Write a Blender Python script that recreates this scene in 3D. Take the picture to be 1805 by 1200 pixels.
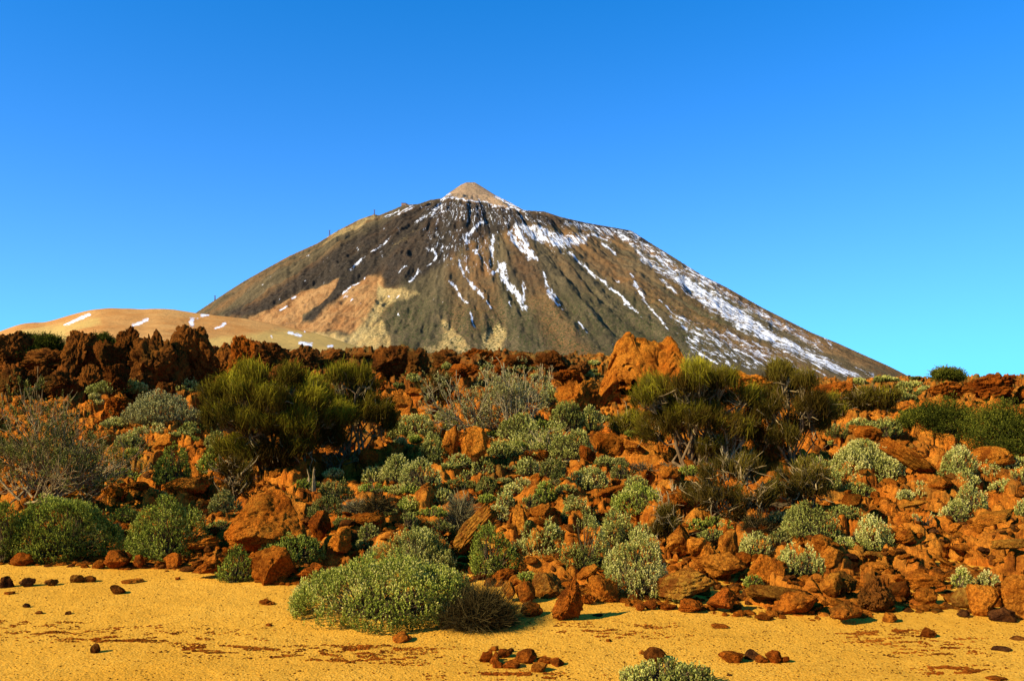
import bpy, bmesh, math, random
import numpy as np
from mathutils import Vector

for o in list(bpy.data.objects): bpy.data.objects.remove(o)
SC = bpy.context.scene
COL = SC.collection
R = math.radians

# ------------------------------------------------------------------ camera
F, HZ, CX, CH = 1500.0, 700.0, 902.5, 1.7     # focal length in photo px, horizon row, centre column, eye height
cam = bpy.data.cameras.new('camera'); camo = bpy.data.objects.new('camera', cam); COL.objects.link(camo)
cam.sensor_width = 36; cam.sensor_fit = 'HORIZONTAL'; cam.lens = F / 1805 * 36
cam.shift_y = (HZ - 600) / 1805; cam.clip_start = 0.1; cam.clip_end = 30000
camo.location = (0, 0, CH); camo.rotation_euler = (R(90), 0, 0)
SC.camera = camo
SC.render.engine = 'CYCLES'

# ------------------------------------------------------------------ light
SUN_AZ = math.atan2(-0.89, -0.46)             # clockwise from +Y: sun stands left of and behind the camera
SUN_EL = R(32)
w = bpy.data.worlds.new('World'); SC.world = w; w.use_nodes = True
nt = w.node_tree; bg = nt.nodes['Background']
sky = nt.nodes.new('ShaderNodeTexSky'); sky.sky_type = 'NISHITA'; sky.sun_disc = False
sky.sun_elevation = SUN_EL; sky.sun_rotation = SUN_AZ % (2 * math.pi)
sky.altitude = 2000; sky.air_density = 1.0; sky.dust_density = 0.05; sky.ozone_density = 2.2
hs = nt.nodes.new('ShaderNodeHueSaturation'); hs.inputs['Saturation'].default_value = 1.41; hs.inputs['Hue'].default_value = 0.503
nt.links.new(sky.outputs[0], hs.inputs['Color'])
vk = nt.nodes.new('ShaderNodeVectorMath'); vk.operation = 'MULTIPLY_ADD'; vk.inputs[1].default_value = (1.05, 0.18, 0.03); vk.inputs[2].default_value = (0.80, 0.84, 0.88)
vd = nt.nodes.new('ShaderNodeVectorMath'); vd.operation = 'DIVIDE'      # deep clear mountain air: the horizon glow rolls off
nt.links.new(hs.outputs[0], vk.inputs[0]); nt.links.new(hs.outputs[0], vd.inputs[0]); nt.links.new(vk.outputs[0], vd.inputs[1])
nt.links.new(vd.outputs[0], bg.inputs[0])
bg.inputs[1].default_value = 0.14
sl = bpy.data.lights.new('sun', 'SUN'); sl.energy = 5.0; sl.angle = R(0.5); sl.color = (1, 0.89, 0.69)
so = bpy.data.objects.new('sun', sl); COL.objects.link(so)
sd = Vector((math.sin(SUN_AZ) * math.cos(SUN_EL), math.cos(SUN_AZ) * math.cos(SUN_EL), math.sin(SUN_EL)))
so.rotation_euler = sd.to_track_quat('Z', 'Y').to_euler(); so.location = (-20, -20, 30)
SC.view_settings.view_transform = 'Standard'; SC.view_settings.look = 'None'
SC.view_settings.exposure = 0.84; SC.view_settings.gamma = 1

# ------------------------------------------------------------------ numpy noise
def hsh(ix, iy, iz, seed):
    h = (ix.astype(np.int64) * 374761393 + iy.astype(np.int64) * 668265263 + iz.astype(np.int64) * 2147483647 + seed * 974711) & 0xFFFFFFFF
    h = ((h ^ (h >> 13)) * 1274126177) & 0xFFFFFFFF
    h = ((h ^ (h >> 16)) * 2246822519) & 0xFFFFFFFF
    h = h ^ (h >> 15)
    return (h & 0xFFFFFF) / float(0xFFFFFF)

def vn(p, seed=0):
    """value noise, p (...,3) -> 0..1"""
    i = np.floor(p).astype(np.int64); f = p - i; f = f * f * (3 - 2 * f)
    x, y, z = i[..., 0], i[..., 1], i[..., 2]; fx, fy, fz = f[..., 0], f[..., 1], f[..., 2]
    r = 0
    for dx in (0, 1):
        for dy in (0, 1):
            for dz in (0, 1):
                r = r + hsh(x + dx, y + dy, z + dz, seed) * (fx if dx else 1 - fx) * (fy if dy else 1 - fy) * (fz if dz else 1 - fz)
    return r

def fbm(p, oct=4, seed=0, lac=2.1, gain=0.5):
    a, s, t = 1.0, 0, 0
    for k in range(oct):
        s = s + a * (vn(p, seed + k * 17) * 2 - 1); t += a; p = p * lac + 13.7; a *= gain
    return s / t

def P3(x, y, z=0.0):
    x = np.asarray(x, float); y = np.asarray(y, float)
    return np.stack([x, y, np.broadcast_to(np.asarray(z, float), x.shape)], -1)

def slab(x, y, cell, seed, off=1.0, tilt=1.0):
    """jumbled tilted slabs: every voronoi cell is a plane of its own; plus crevices along the cell edges"""
    u, v = x / cell, y / cell
    iu, iv = np.floor(u).astype(np.int64), np.floor(v).astype(np.int64)
    best = np.full(u.shape, 9.0); sec = np.full(u.shape, 9.0); hh = np.zeros(u.shape)
    z0 = np.zeros_like(iu)
    for dx in (-1, 0, 1):
        for dy in (-1, 0, 1):
            cx, cy = iu + dx, iv + dy
            px = cx + hsh(cx, cy, z0, seed); py = cy + hsh(cx, cy, z0, seed + 1)
            d = np.hypot(u - px, v - py)
            h = (hsh(cx, cy, z0, seed + 2) * 2 - 1) * off + ((hsh(cx, cy, z0, seed + 3) * 2 - 1) * (u - px) + (hsh(cx, cy, z0, seed + 4) * 2 - 1) * (v - py)) * tilt
            new = d < best
            sec = np.where(new, best, np.minimum(sec, d)); hh = np.where(new, h, hh); best = np.where(new, d, best)
    return hh, sec - best

# ------------------------------------------------------------------ mesh helpers
def mesh(name, V, Fs, mat=None, parent=None, smooth=True, attrs=None):
    """V (n,3); Fs one int array (m,k) or a list of such arrays"""
    V = np.asarray(V, np.float32).reshape(-1, 3)
    if not isinstance(Fs, (list, tuple)): Fs = [Fs]
    me = bpy.data.meshes.new(name)
    me.vertices.add(len(V)); me.vertices.foreach_set('co', V.ravel())
    loops = np.concatenate([f.ravel() for f in Fs]).astype(np.int32)
    sizes = np.concatenate([np.full(len(f), f.shape[1], np.int32) for f in Fs])
    me.loops.add(len(loops)); me.loops.foreach_set('vertex_index', loops)
    me.polygons.add(len(sizes)); st = np.zeros(len(sizes), np.int32); st[1:] = np.cumsum(sizes)[:-1]
    me.polygons.foreach_set('loop_start', st); me.polygons.foreach_set('loop_total', sizes)
    me.polygons.foreach_set('use_smooth', np.full(len(sizes), smooth))
    for k, a in (attrs or {}).items():
        a = np.asarray(a, np.float32)
        if a.ndim == 1:
            at = me.attributes.new(k, 'FLOAT', 'POINT'); at.data.foreach_set('value', a)
        else:
            at = me.attributes.new(k, 'FLOAT_VECTOR', 'POINT'); at.data.foreach_set('vector', a.ravel())
    me.update(calc_edges=True)
    o = bpy.data.objects.new(name, me); COL.objects.link(o)
    if mat: me.materials.append(mat)
    if parent: o.parent = parent
    return o

def tag(o, label=None, cat=None, group=None, kind=None):
    if label: o['label'] = label
    if cat: o['category'] = cat
    if group: o['group'] = group
    if kind: o['kind'] = kind
    return o

def grid_faces(nr, nc):
    i = np.arange(nr - 1)[:, None] * nc + np.arange(nc - 1)[None, :]
    return np.stack([i, i + 1, i + nc + 1, i + nc], -1).reshape(-1, 4)

def unit(v): return v / np.maximum(np.linalg.norm(v, axis=-1, keepdims=True), 1e-9)

# ------------------------------------------------------------------ materials
class M:
    def __init__(s, name, rough=0.9, spec=0.0):
        spec = 0.0
        s.m = bpy.data.materials.new(name); s.m.use_nodes = True; s.t = s.m.node_tree
        s.b = s.t.nodes['Principled BSDF']; s.b.inputs['Roughness'].default_value = rough
        s.b.inputs['Specular IOR Level'].default_value = spec
    def n(s, t, **k):
        a = s.t.nodes.new(t)
        for q, v in k.items():
            if q in a.inputs: a.inputs[q].default_value = v
            else: setattr(a, q, v)
        return a
    def l(s, a, b): s.t.links.new(a, b)
    def pos(s): return s.n('ShaderNodeNewGeometry').outputs['Position']
    def attr(s, name, out='Fac'): return s.n('ShaderNodeAttribute', attribute_name=name).outputs[out]
    def noise(s, scale, detail=5, rough=0.6, vec=None, dist=0.0):
        a = s.n('ShaderNodeTexNoise', Scale=scale, Detail=detail, Roughness=rough, Distortion=dist)
        s.l(vec if vec is not None else s.pos(), a.inputs['Vector']); return a.outputs[0]
    def ramp(s, fac, stops, interp='LINEAR'):
        a = s.n('ShaderNodeValToRGB'); cr = a.color_ramp; cr.interpolation = interp
        while len(cr.elements) < len(stops): cr.elements.new(0.5)
        for e, (p, c) in zip(cr.elements, stops):
            e.position = p; e.color = (*c, 1) if not isinstance(c, (int, float)) else (c, c, c, 1)
        s.l(fac, a.inputs[0]); return a.outputs[0]
    def mix(s, fac, a, b, mode='MIX'):
        x = s.n('ShaderNodeMix', data_type='RGBA', blend_type=mode)
        for v, i in ((fac, 0), (a, 6), (b, 7)):
            if isinstance(v, (int, float)): x.inputs[i].default_value = v
            elif isinstance(v, tuple): x.inputs[i].default_value = (*v, 1)
            else: s.l(v, x.inputs[i])
        return x.outputs[2]
    def math(s, op, a, b=0.0, clamp=False):
        x = s.n('ShaderNodeMath', operation=op, use_clamp=clamp)
        for i, v in enumerate((a, b)):
            if isinstance(v, (int, float)): x.inputs[i].default_value = v
            else: s.l(v, x.inputs[i])
        return x.outputs[0]
    def bump(s, h, strength, dist, prev=None):
        x = s.n('ShaderNodeBump', Strength=strength, Distance=dist); s.l(h, x.inputs['Height'])
        if prev is not None: s.l(prev, x.inputs['Normal'])
        return x.outputs[0]
    def done(s, col, nrm=None):
        s.l(col, s.b.inputs['Base Color'])
        if nrm is not None: s.l(nrm, s.b.inputs['Normal'])
        return s.m

def rock_mat(name, c1, c2, c3, c4, crack=0.25, scale=1.0):
    """c1 main, c2 lighter, c3 dark stain, c4 lichen / weathered crust"""
    m = M(name, 0.95, 0.1); oi = m.n('ShaderNodeObjectInfo').outputs['Random']
    base = m.mix(m.ramp(m.noise(1.6 * scale, 6, 0.65), [(0.36, 0.0), (0.62, 1.0)]), c1, c2)
    base = m.mix(m.ramp(m.noise(3.1 * scale, 8, 0.75, dist=0.4), [(0.49, 0.0), (0.60, 0.9)]), base, c3)
    base = m.mix(m.ramp(m.noise(1.1 * scale, 7, 0.7, dist=0.3), [(0.54, 0.0), (0.66, 0.75)]), base, c4)
    fine = m.noise(38 * scale, 4, 0.7)
    base = m.mix(m.ramp(fine, [(0.38, 0.8), (0.58, 0.0)]), base, c3)
    tint = m.ramp(oi, [(0, (0.62, 0.54, 0.52)), (0.3, (0.86, 0.80, 0.78)), (0.65, (1.0, 1.0, 1.0)), (1, (1.16, 1.12, 1.0))])
    base = m.mix(1.0, base, tint, 'MULTIPLY')
    v = m.n('ShaderNodeTexVoronoi', feature='DISTANCE_TO_EDGE', Scale=3.2 * scale); 
    wp = m.n('ShaderNodeTexNoise', Scale=3.0, Detail=4); m.l(m.pos(), wp.inputs['Vector'])
    wadd = m.n('ShaderNodeVectorMath', operation='MULTIPLY_ADD'); m.l(wp.outputs[1], wadd.inputs[0]); wadd.inputs[1].default_value = (0.5, 0.5, 0.5); m.l(m.pos(), wadd.inputs[2])
    m.l(wadd.outputs[0], v.inputs['Vector'])
    ck = m.ramp(v.outputs['Distance'], [(0.0, 0.0), (0.035, 1.0)])
    n1 = m.bump(m.noise(7 * scale, 9, 0.72), 1.0, 0.14 / scale)
    n2 = m.bump(m.noise(45 * scale, 4, 0.7), 0.8, 0.018, n1)
    n3 = m.bump(ck, crack, 0.03, n2)
    return m.done(base, n3)

MAT = {}
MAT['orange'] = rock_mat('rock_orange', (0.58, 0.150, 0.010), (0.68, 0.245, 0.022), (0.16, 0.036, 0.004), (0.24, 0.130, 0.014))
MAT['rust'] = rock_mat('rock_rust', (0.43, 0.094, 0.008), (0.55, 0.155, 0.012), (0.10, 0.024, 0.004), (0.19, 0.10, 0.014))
MAT['brown'] = rock_mat('rock_brown', (0.175, 0.056, 0.009), (0.29, 0.092, 0.012), (0.045, 0.015, 0.004), (0.105, 0.062, 0.010))
MAT['ochre'] = rock_mat('rock_ochre', (0.56, 0.19, 0.016), (0.42, 0.22, 0.026), (0.16, 0.04, 0.006), (0.19, 0.12, 0.022))
MAT['dark'] = rock_mat('rock_dark', (0.12, 0.038, 0.010), (0.17, 0.065, 0.014), (0.035, 0.014, 0.006), (0.09, 0.05, 0.014))

def leaf_mat(name, stops, trans=0.12, nscale=3.0, vary=(0.75, 1.2)):
    m = M(name, 0.75, 0.15)
    c = m.ramp(m.attr('tone'), stops)
    v = m.ramp(m.noise(nscale, 3, 0.6), [(0.3, vary[0]), (0.7, vary[1])])
    c = m.mix(1.0, c, v, 'MULTIPLY')
    out = m.t.nodes['Material Output']
    tr = m.n('ShaderNodeBsdfTranslucent'); m.l(c, tr.inputs[0])
    ms = m.n('ShaderNodeMixShader'); ms.inputs[0].default_value = trans
    m.l(m.b.outputs[0], ms.inputs[1]); m.l(tr.outputs[0], ms.inputs[2]); m.l(ms.outputs[0], out.inputs[0])
    return m.done(c)

MAT['sage'] = leaf_mat('leaf_sage', [(0, (0.06, 0.045, 0.010)), (0.3, (0.15, 0.145, 0.020)), (0.6, (0.29, 0.275, 0.048)), (0.85, (0.45, 0.40, 0.085)), (1, (0.58, 0.49, 0.14))])
MAT['sage_green'] = leaf_mat('leaf_green', [(0, (0.05, 0.042, 0.008)), (0.3, (0.115, 0.135, 0.013)), (0.6, (0.235, 0.255, 0.026)), (0.85, (0.38, 0.36, 0.052)), (1, (0.54, 0.45, 0.11))])
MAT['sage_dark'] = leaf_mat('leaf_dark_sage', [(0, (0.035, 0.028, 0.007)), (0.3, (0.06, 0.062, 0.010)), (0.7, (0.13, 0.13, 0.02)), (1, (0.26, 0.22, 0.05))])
MAT['silver'] = leaf_mat('leaf_silver', [(0, (0.07, 0.052, 0.016)), (0.4, (0.17, 0.145, 0.035)), (0.8, (0.30, 0.26, 0.075)), (1, (0.44, 0.37, 0.13))])
MAT['broom'] = leaf_mat('broom_stem', [(0, (0.050, 0.026, 0.004)), (0.35, (0.090, 0.062, 0.006)), (0.65, (0.23, 0.185, 0.010)), (1, (0.56, 0.45, 0.024))], 0.1, 2.0, (0.6, 1.2))
MAT['broom_dark'] = leaf_mat('broom_stem_dark', [(0, (0.042, 0.023, 0.004)), (0.35, (0.080, 0.052, 0.006)), (0.7, (0.155, 0.115, 0.012)), (1, (0.31, 0.25, 0.025))], 0.1, 2.0, (0.6, 1.2))
MAT['juniper'] = leaf_mat('juniper_leaf', [(0, (0.016, 0.015, 0.003)), (0.4, (0.034, 0.040, 0.005)), (0.8, (0.085, 0.088, 0.008)), (1, (0.19, 0.17, 0.015))], 0.08, 2.0, (0.6, 1.2))
MAT['drygrass'] = leaf_mat('dry_grass', [(0, (0.020, 0.013, 0.004)), (0.5, (0.060, 0.040, 0.010)), (1, (0.17, 0.12, 0.035))], 0.05)
MAT['palegrass'] = leaf_mat('pale_grass', [(0, (0.09, 0.07, 0.025)), (0.5, (0.20, 0.16, 0.055)), (1, (0.36, 0.31, 0.14))], 0.05)

def bark(name, c1, c2):
    m = M(name, 0.9, 0.15)
    return m.done(m.mix(m.ramp(m.noise(9, 5, 0.7), [(0.35, 0.0), (0.65, 1.0)]), c1, c2), m.bump(m.noise(60, 3), 0.5, 0.006))
MAT['bark'] = bark('bark_brown', (0.10, 0.055, 0.020), (0.22, 0.14, 0.06))
MAT['deadwood'] = bark('bark_grey', (0.18, 0.125, 0.045), (0.44, 0.34, 0.15))
MAT['bark_mid'] = bark('bark_tan', (0.12, 0.075, 0.025), (0.36, 0.25, 0.10))
MAT['twig_dark'] = bark('bark_dark', (0.05, 0.032, 0.012), (0.15, 0.10, 0.04))

# ------------------------------------------------------------------ slope height field
EDGE_X = [-900, 0, 200, 340, 430, 540, 700, 850, 920, 1000, 1060, 1130, 1300, 1450, 1600, 1700, 1805, 2700]
EDGE_Y = [985, 993, 998, 1004, 1020, 1030, 1030, 1020, 1048, 1050, 1050, 1066, 1080, 1086, 1076, 1074, 1086, 1090]
DK = np.array([10, 12, 15, 19, 24, 27, 30, 38, 46, 60, 80, 110.])
RC = [-900, 0, 200, 420, 520, 640, 760, 900, 1000, 1060, 1150, 1260, 1450, 1640, 1805, 2700]
RT = [  # screen rows of the bare ground at each distance
    [945, 880, 800, 735, 690, 650, 620, 640],
    [945, 880, 800, 735, 690, 650, 618, 640],
    [945, 880, 800, 738, 692, 648, 612, 640],
    [940, 875, 795, 735, 690, 655, 616, 640],
    [935, 870, 790, 730, 688, 660, 628, 632],
    [932, 868, 790, 728, 682, 664, 648, 630],
    [930, 865, 788, 726, 680, 662, 648, 628],
    [930, 865, 788, 725, 678, 660, 647, 627],
    [930, 865, 788, 725, 682, 664, 652, 634],
    [928, 863, 788, 738, 708, 692, 672, 650],
    [925, 862, 787, 742, 716, 700, 682, 660],
    [922, 860, 787, 735, 702, 692, 684, 668],
    [920, 860, 787, 740, 710, 700, 694, 684],
    [920, 862, 795, 742, 712, 702, 694, 686],
    [922, 866, 802, 745, 705, 690, 678, 676],
    [925, 870, 805, 745, 705, 690, 678, 676]]
ZT = np.zeros((len(RC), len(DK)))
for i, r in enumerate(RT):
    for k in range(8): ZT[i, k] = CH + (HZ - r[k]) * DK[k] / F
    far = 678 if RC[i] > 1200 else 636
    ZT[i, 8] = CH + (HZ - far) * 46 / F * (1.0 if RC[i] > 500 else 0.8)
    ZT[i, 9] = 2.85 if RC[i] > 1200 else 3.0
    ZT[i, 10] = 0.6; ZT[i, 11] = -2.0

def d_edge(px): return CH * F / (np.interp(px, EDGE_X, EDGE_Y) - HZ)

def z_macro(px, d):
    d0 = d_edge(px)
    zk = [np.interp(px, RC, ZT[:, k]) for k in range(len(DK))]
    z = np.where(d < d0, (d - d0) * 0.6, (d - d0) / np.maximum(10 - d0, 0.1) * zk[0])
    for k in range(len(DK) - 1):
        t = (d - DK[k]) / (DK[k + 1] - DK[k]); z = np.where((d >= DK[k]), zk[k] + (zk[k + 1] - zk[k]) * np.clip(t, 0, 1), z)
    return z

def z_slope(x, y):
    x = np.asarray(x, float); y = np.asarray(y, float)
    px = CX + F * x / np.maximum(y, 1.0); d0 = d_edge(px)
    z = z_macro(px, y)
    a = np.clip((y - d0 + 0.1) / 0.9, 0, 1)
    p = P3(x, y)
    wx = x + 0.35 * fbm(p * 1.3, 3, 5); wy = y + 0.35 * fbm(p * 1.3 + 9, 3, 6)
    h1, e1 = slab(wx, wy, 0.95, 11, .6, 1.4); h2, e2 = slab(wx, wy * 1.1, 0.42, 21, .65, 1.4); h3, e3 = slab(wx + 0.05 * fbm(p * 6, 2, 3), wy, 0.17, 31)
    far = np.clip((y - 20) / 10, 0, 1)
    h4, e4 = slab(wx, wy, 2.1, 41)
    z = z + a * (0.19 * h1 - 0.20 * np.exp(-e1 / 0.07) + 0.11 * h2 - 0.09 * np.exp(-e2 / 0.09) + 0.045 * h3 - 0.030 * np.exp(-e3 / 0.1)
                 + 0.16 * fbm(p * 0.8, 4, 8) + 0.045 * fbm(p * 5, 4, 9) + far * (0.22 * h4 - 0.2 * np.exp(-e4 / 0.05) + 0.10 * h1))
    return z

def z_gravel(x, y):
    p = P3(x, y); return (0.016 * fbm(p * 0.9, 3, 51) + 0.010 * fbm(p * 4, 3, 52)) * np.clip(8 - np.abs(y) / 4, 0, 1)

def z_top(x, y): return np.maximum(z_slope(x, y), z_gravel(x, y))

def hit(px, py):
    """the ground point seen at a place in the picture"""
    d = np.exp(np.linspace(math.log(3.6), math.log(70), 1400))
    x = (px - CX) / F * d; zr = CH + (HZ - py) / F * d
    g = z_top(x, d); b = np.nonzero(zr <= g)[0]
    k = b[0] if len(b) else (np.argmin(np.where(d < 48, zr - g, 99)))
    return float(x[k]), float(d[k]), float(g[k])

# slope mesh: polar grid, finer where it is near
cols = np.concatenate([np.linspace(-900, -40, 60)[:-1], np.linspace(-40, 1845, 1050), np.linspace(1845, 2700, 60)[1:]])
d = np.concatenate([np.exp(np.linspace(math.log(6.0), math.log(50), 760)), np.linspace(51, 110, 30)])
D, PX = np.meshgrid(d, cols, indexing='ij')
X = (PX - CX) / F * D; Z = z_slope(X, D)
ridge = np.clip((D - 21) / 5, 0, 1) * np.clip((1060 - PX) / 60, 0, 1)      # dark old lava of the far left ridge
olive = np.clip((D - 22) / 10, 0, 1) * np.clip((PX - 500) / 150, 0, 1)
m = M('lava_ground', 0.95, 0.1)
c = m.mix(m.ramp(m.noise(1.2, 7, 0.7), [(0.38, 0.0), (0.62, 1.0)]), (0.54, 0.135, 0.010), (0.62, 0.22, 0.020))
c = m.mix(m.ramp(m.noise(2.6, 8, 0.75, dist=0.5), [(0.47, 0.0), (0.60, 0.9)]), c, (0.15, 0.036, 0.005))
c = m.mix(m.ramp(m.noise(0.9, 7, 0.7, dist=0.3), [(0.54, 0.0), (0.64, 0.75)]), c, (0.21, 0.11, 0.016))
rd = m.mix(m.ramp(m.noise(1.1, 8, 0.75), [(0.40, 0.0), (0.64, 1.0)]), (0.12, 0.040, 0.008), (0.27, 0.072, 0.008))
c = m.mix(m.attr('ridge'), c, rd)
ol = m.ramp(m.noise(2.2, 8, 0.8), [(0.46, 0.0), (0.56, 0.75)])
c = m.mix(m.math('MULTIPLY', m.attr('olive'), ol), c, (0.10, 0.095, 0.022))
c = m.mix(m.ramp(m.noise(30, 4, 0.7), [(0.32, 0.6), (0.6, 0.0)]), c, (0.10, 0.022, 0.004))
n1 = m.bump(m.noise(6, 9, 0.7), 0.9, 0.12); n2 = m.bump(m.noise(40, 4, 0.7), 0.6, 0.015, n1)
G = np.stack([X, D, Z], -1); am = (np.clip((D - d_edge(PX)) / 2, 0, 1) * np.clip(D / 12, .6, 2))[..., None]
G = G + am * (.050 * np.stack([fbm(G * 4.5 + k * 31, 3, 301 + k) for k in range(3)], -1) + .030 * np.stack([fbm(G * 15 + k * 31, 2, 311 + k) for k in range(3)], -1))
o = mesh('rocky_slope', G, grid_faces(len(d), len(cols)), m.done(c, n2), attrs={'ridge': ridge.ravel(), 'olive': olive.ravel()})
tag(o, 'jumbled orange lava slope rising behind the gravel', 'slope', kind='structure')

# gravel flat, one sheet out to the horizon
gd = np.concatenate([[-60, -20, -5, 0], np.linspace(3, 14, 240), [20, 40, 80, 200, 600, 2000, 6000, 14000]])
gx = np.concatenate([[-9000, -2000, -300, -60, -20], np.linspace(-9, 9, 200), [20, 60, 300, 2000, 9000]])
GD, GX = np.meshgrid(gd, gx, indexing='ij')
GZ = z_gravel(GX, GD)
GZ = np.where(GD > 14, GZ - 0.05, GZ)
m = M('gravel', 0.95, 0.1)
f1 = m.noise(70, 4, 0.75)
c = m.ramp(f1, [(0.30, (0.36, 0.135, 0.012)), (0.43, (0.64, 0.295, 0.026)), (0.58, (0.74, 0.375, 0.042)), (0.72, (0.86, 0.55, 0.12))])
c = m.mix(m.ramp(m.noise(0.7, 5, 0.6), [(0.35, 0.0), (0.65, 0.55)]), c, (0.52, 0.22, 0.014))
sp = m.n('ShaderNodeTexVoronoi', Scale=55.0); m.l(m.pos(), sp.inputs['Vector'])
c = m.mix(m.ramp(sp.outputs['Color'], [(0.08, 0.4), (0.12, 0.0)], 'CONSTANT'), c, (0.26, 0.09, 0.012))
mp = m.n('ShaderNodeMapping'); m.l(m.pos(), mp.inputs[0]); mp.inputs['Scale'].default_value = (0.6, 1.3, 1)
c = m.mix(m.ramp(m.noise(9, 6, 0.8, vec=mp.outputs[0]), [(0.62, 0.0), (0.72, 0.40)]), c, (0.40, 0.16, 0.012))
n1 = m.bump(f1, 0.9, 0.012); n2 = m.bump(sp.outputs['Distance'], 0.6, 0.006, n1); n3 = m.bump(m.noise(5, 4), 0.5, 0.05, n2)
o = mesh('ground', np.stack([GX, GD, GZ], -1), grid_faces(len(gd), len(gx)), m.done(c, n3))
tag(o, 'ochre yellow gravel flat in front of the rocks', 'ground', kind='structure')
# ------------------------------------------------------------------ mountain
def z1(l): return [(300 + x / 2.5786, 280 + y / 2.5786) for x, y in l]     # places read off two enlargements
def z2(l): return [(900 + x / 2.25625, 280 + y / 2.25625) for x, y in l]
def z3(l): return [(x / 3.53, 540 + y / 3.53) for x, y in l]
SIL = np.array([(-300, 700), (60, 688), (200, 632), (300, 577), (346, 550), (397, 516), (430, 495), (467, 474), (509, 451), (560, 428), (595, 406), (634, 386), (660, 377), (668, 379), (688, 371), (711, 361), (738, 359), (758, 352), (779, 349), (792, 339), (812, 325.5), (822, 321), (837, 321), (851, 329.5), (874, 344), (897, 355), (924, 370), (959, 372), (989, 382), (1033, 392), (1077, 399.7), (1113, 406), (1144, 426), (1184, 450.7), (1237, 484), (1281, 506), (1343, 541), (1388, 563.7), (1432, 586), (1476, 603.6), (1520, 623.5), (1565, 643.5), (1592, 657), (1622, 674), (1680, 692), (1900, 700)])
MD = 4000.0; MX = (832 - CX) / F * MD
def prof(side):
    s = SIL[SIL[:, 0] <= 832][::-1] if side < 0 else SIL[SIL[:, 0] >= 832]
    r = np.abs(s[:, 0] - 832) / F * MD; h = (HZ - s[:, 1]) / F * MD
    o = np.argsort(r); return np.concatenate([[0], r[o]]), np.concatenate([[(HZ - 321) / F * MD], h[o]])
PL, PR = prof(-1), prof(1)
mc = np.linspace(-250, 1900, 1350)
md = np.concatenate([np.linspace(1500, 4040, 470), np.linspace(4060, 6800, 60)])
D, PX = np.meshgrid(md, mc, indexing='ij')
X = (PX - CX) / F * D; dx = X - MX; dy = (D - MD)
dyf = np.where(dy < 0, dy / 0.86, dy)
r = np.hypot(dx, dyf); th = np.arctan2(dx, -dyf)
t = 0.5 + 0.5 * np.clip(dx / np.maximum(r, 1), -1, 1); t = t * t * (3 - 2 * t)
h = (1 - t) * np.interp(r, *PL) + t * np.interp(r, *PR)
rr = np.clip((r - 120) / 700, 0, 1) * np.clip((2300 - r) / 600, 0.1, 1)
pol = np.stack([th * 9, r / 900, np.zeros_like(r)], -1); pol2 = np.stack([th * 34, r / 420, np.zeros_like(r)], -1)
h = h + rr * (26 * fbm(pol, 3, 71) + 22 * fbm(pol2, 4, 72)) + rr * 16 * fbm(P3(X / 60, D / 90), 4, 73) + rr * 7 * fbm(P3(X / 14, D / 30), 3, 76) + np.clip((r - 250) / 300, 0, 1) * np.clip((1500 - r) / 500, 0, 1) * 6 * fbm(np.stack([th * 60, r / 260, 0 * r], -1), 3, 77)
# match the skyline: scale each bearing gently so that its highest angle is the photographed one
el = (h / D).max(0); tgt = (HZ - np.interp(mc, SIL[:, 0], SIL[:, 1])) / F
k = np.where(tgt > 0.004, tgt / np.maximum(el, 1e-3), 1.0); k = np.clip(k, 0.3, 1.4)
kk = np.convolve(np.pad(k, 1, 'edge'), np.ones(3) / 3, 'valid')
h = h * kk[None, :]
PY = HZ - (h + 0) / D * F
q = np.stack([PX, PY], -1)
wq = np.stack([th * 30, r / 120, 0 * r], -1); wr = P3(X / 28, D / 60)
q0 = q; q = q + np.stack([4.0 * fbm(wq, 3, 81) + 4.0 * fbm(wr, 3, 82), 6.0 * fbm(wq + 7, 3, 83) + 5.0 * fbm(wr + 7, 3, 84)], -1)

def seg_d(q, a, b):
    a = np.array(a); b = np.array(b); ab = b - a; t = np.clip(((q - a) @ ab) / max(ab @ ab, 1e-9), 0, 1)
    return np.linalg.norm(q - a - t[..., None] * ab, axis=-1)
def poly_m(q, pts, soft=3.0):
    x, y = q[..., 0], q[..., 1]; ins = np.zeros(x.shape, bool); dm = np.full(x.shape, 1e9); n = len(pts)
    for i in range(n):
        (x1, y1), (x2, y2) = pts[i], pts[(i + 1) % n]
        c = ((y1 > y) != (y2 > y)) & (x < (x2 - x1) * (y - y1) / ((y2 - y1) if y2 != y1 else 1e-9) + x1); ins ^= c
        dm = np.minimum(dm, seg_d(q, (x1, y1), (x2, y2)))
    return np.clip(0.5 + np.where(ins, dm, -dm) / (2 * soft), 0, 1)
def stroke_m(q, pts, w, a=1.0):
    dm = np.full(q.shape[:-1], 1e9)
    if len(pts) == 1: dm = np.linalg.norm(q - np.array(pts[0]), axis=-1)
    for i in range(len(pts) - 1): dm = np.minimum(dm, seg_d(q, pts[i], pts[i + 1]))
    return np.clip(1.02 - dm / max(w * 1.15, 2.4), 0, 1) * a * .80

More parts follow.
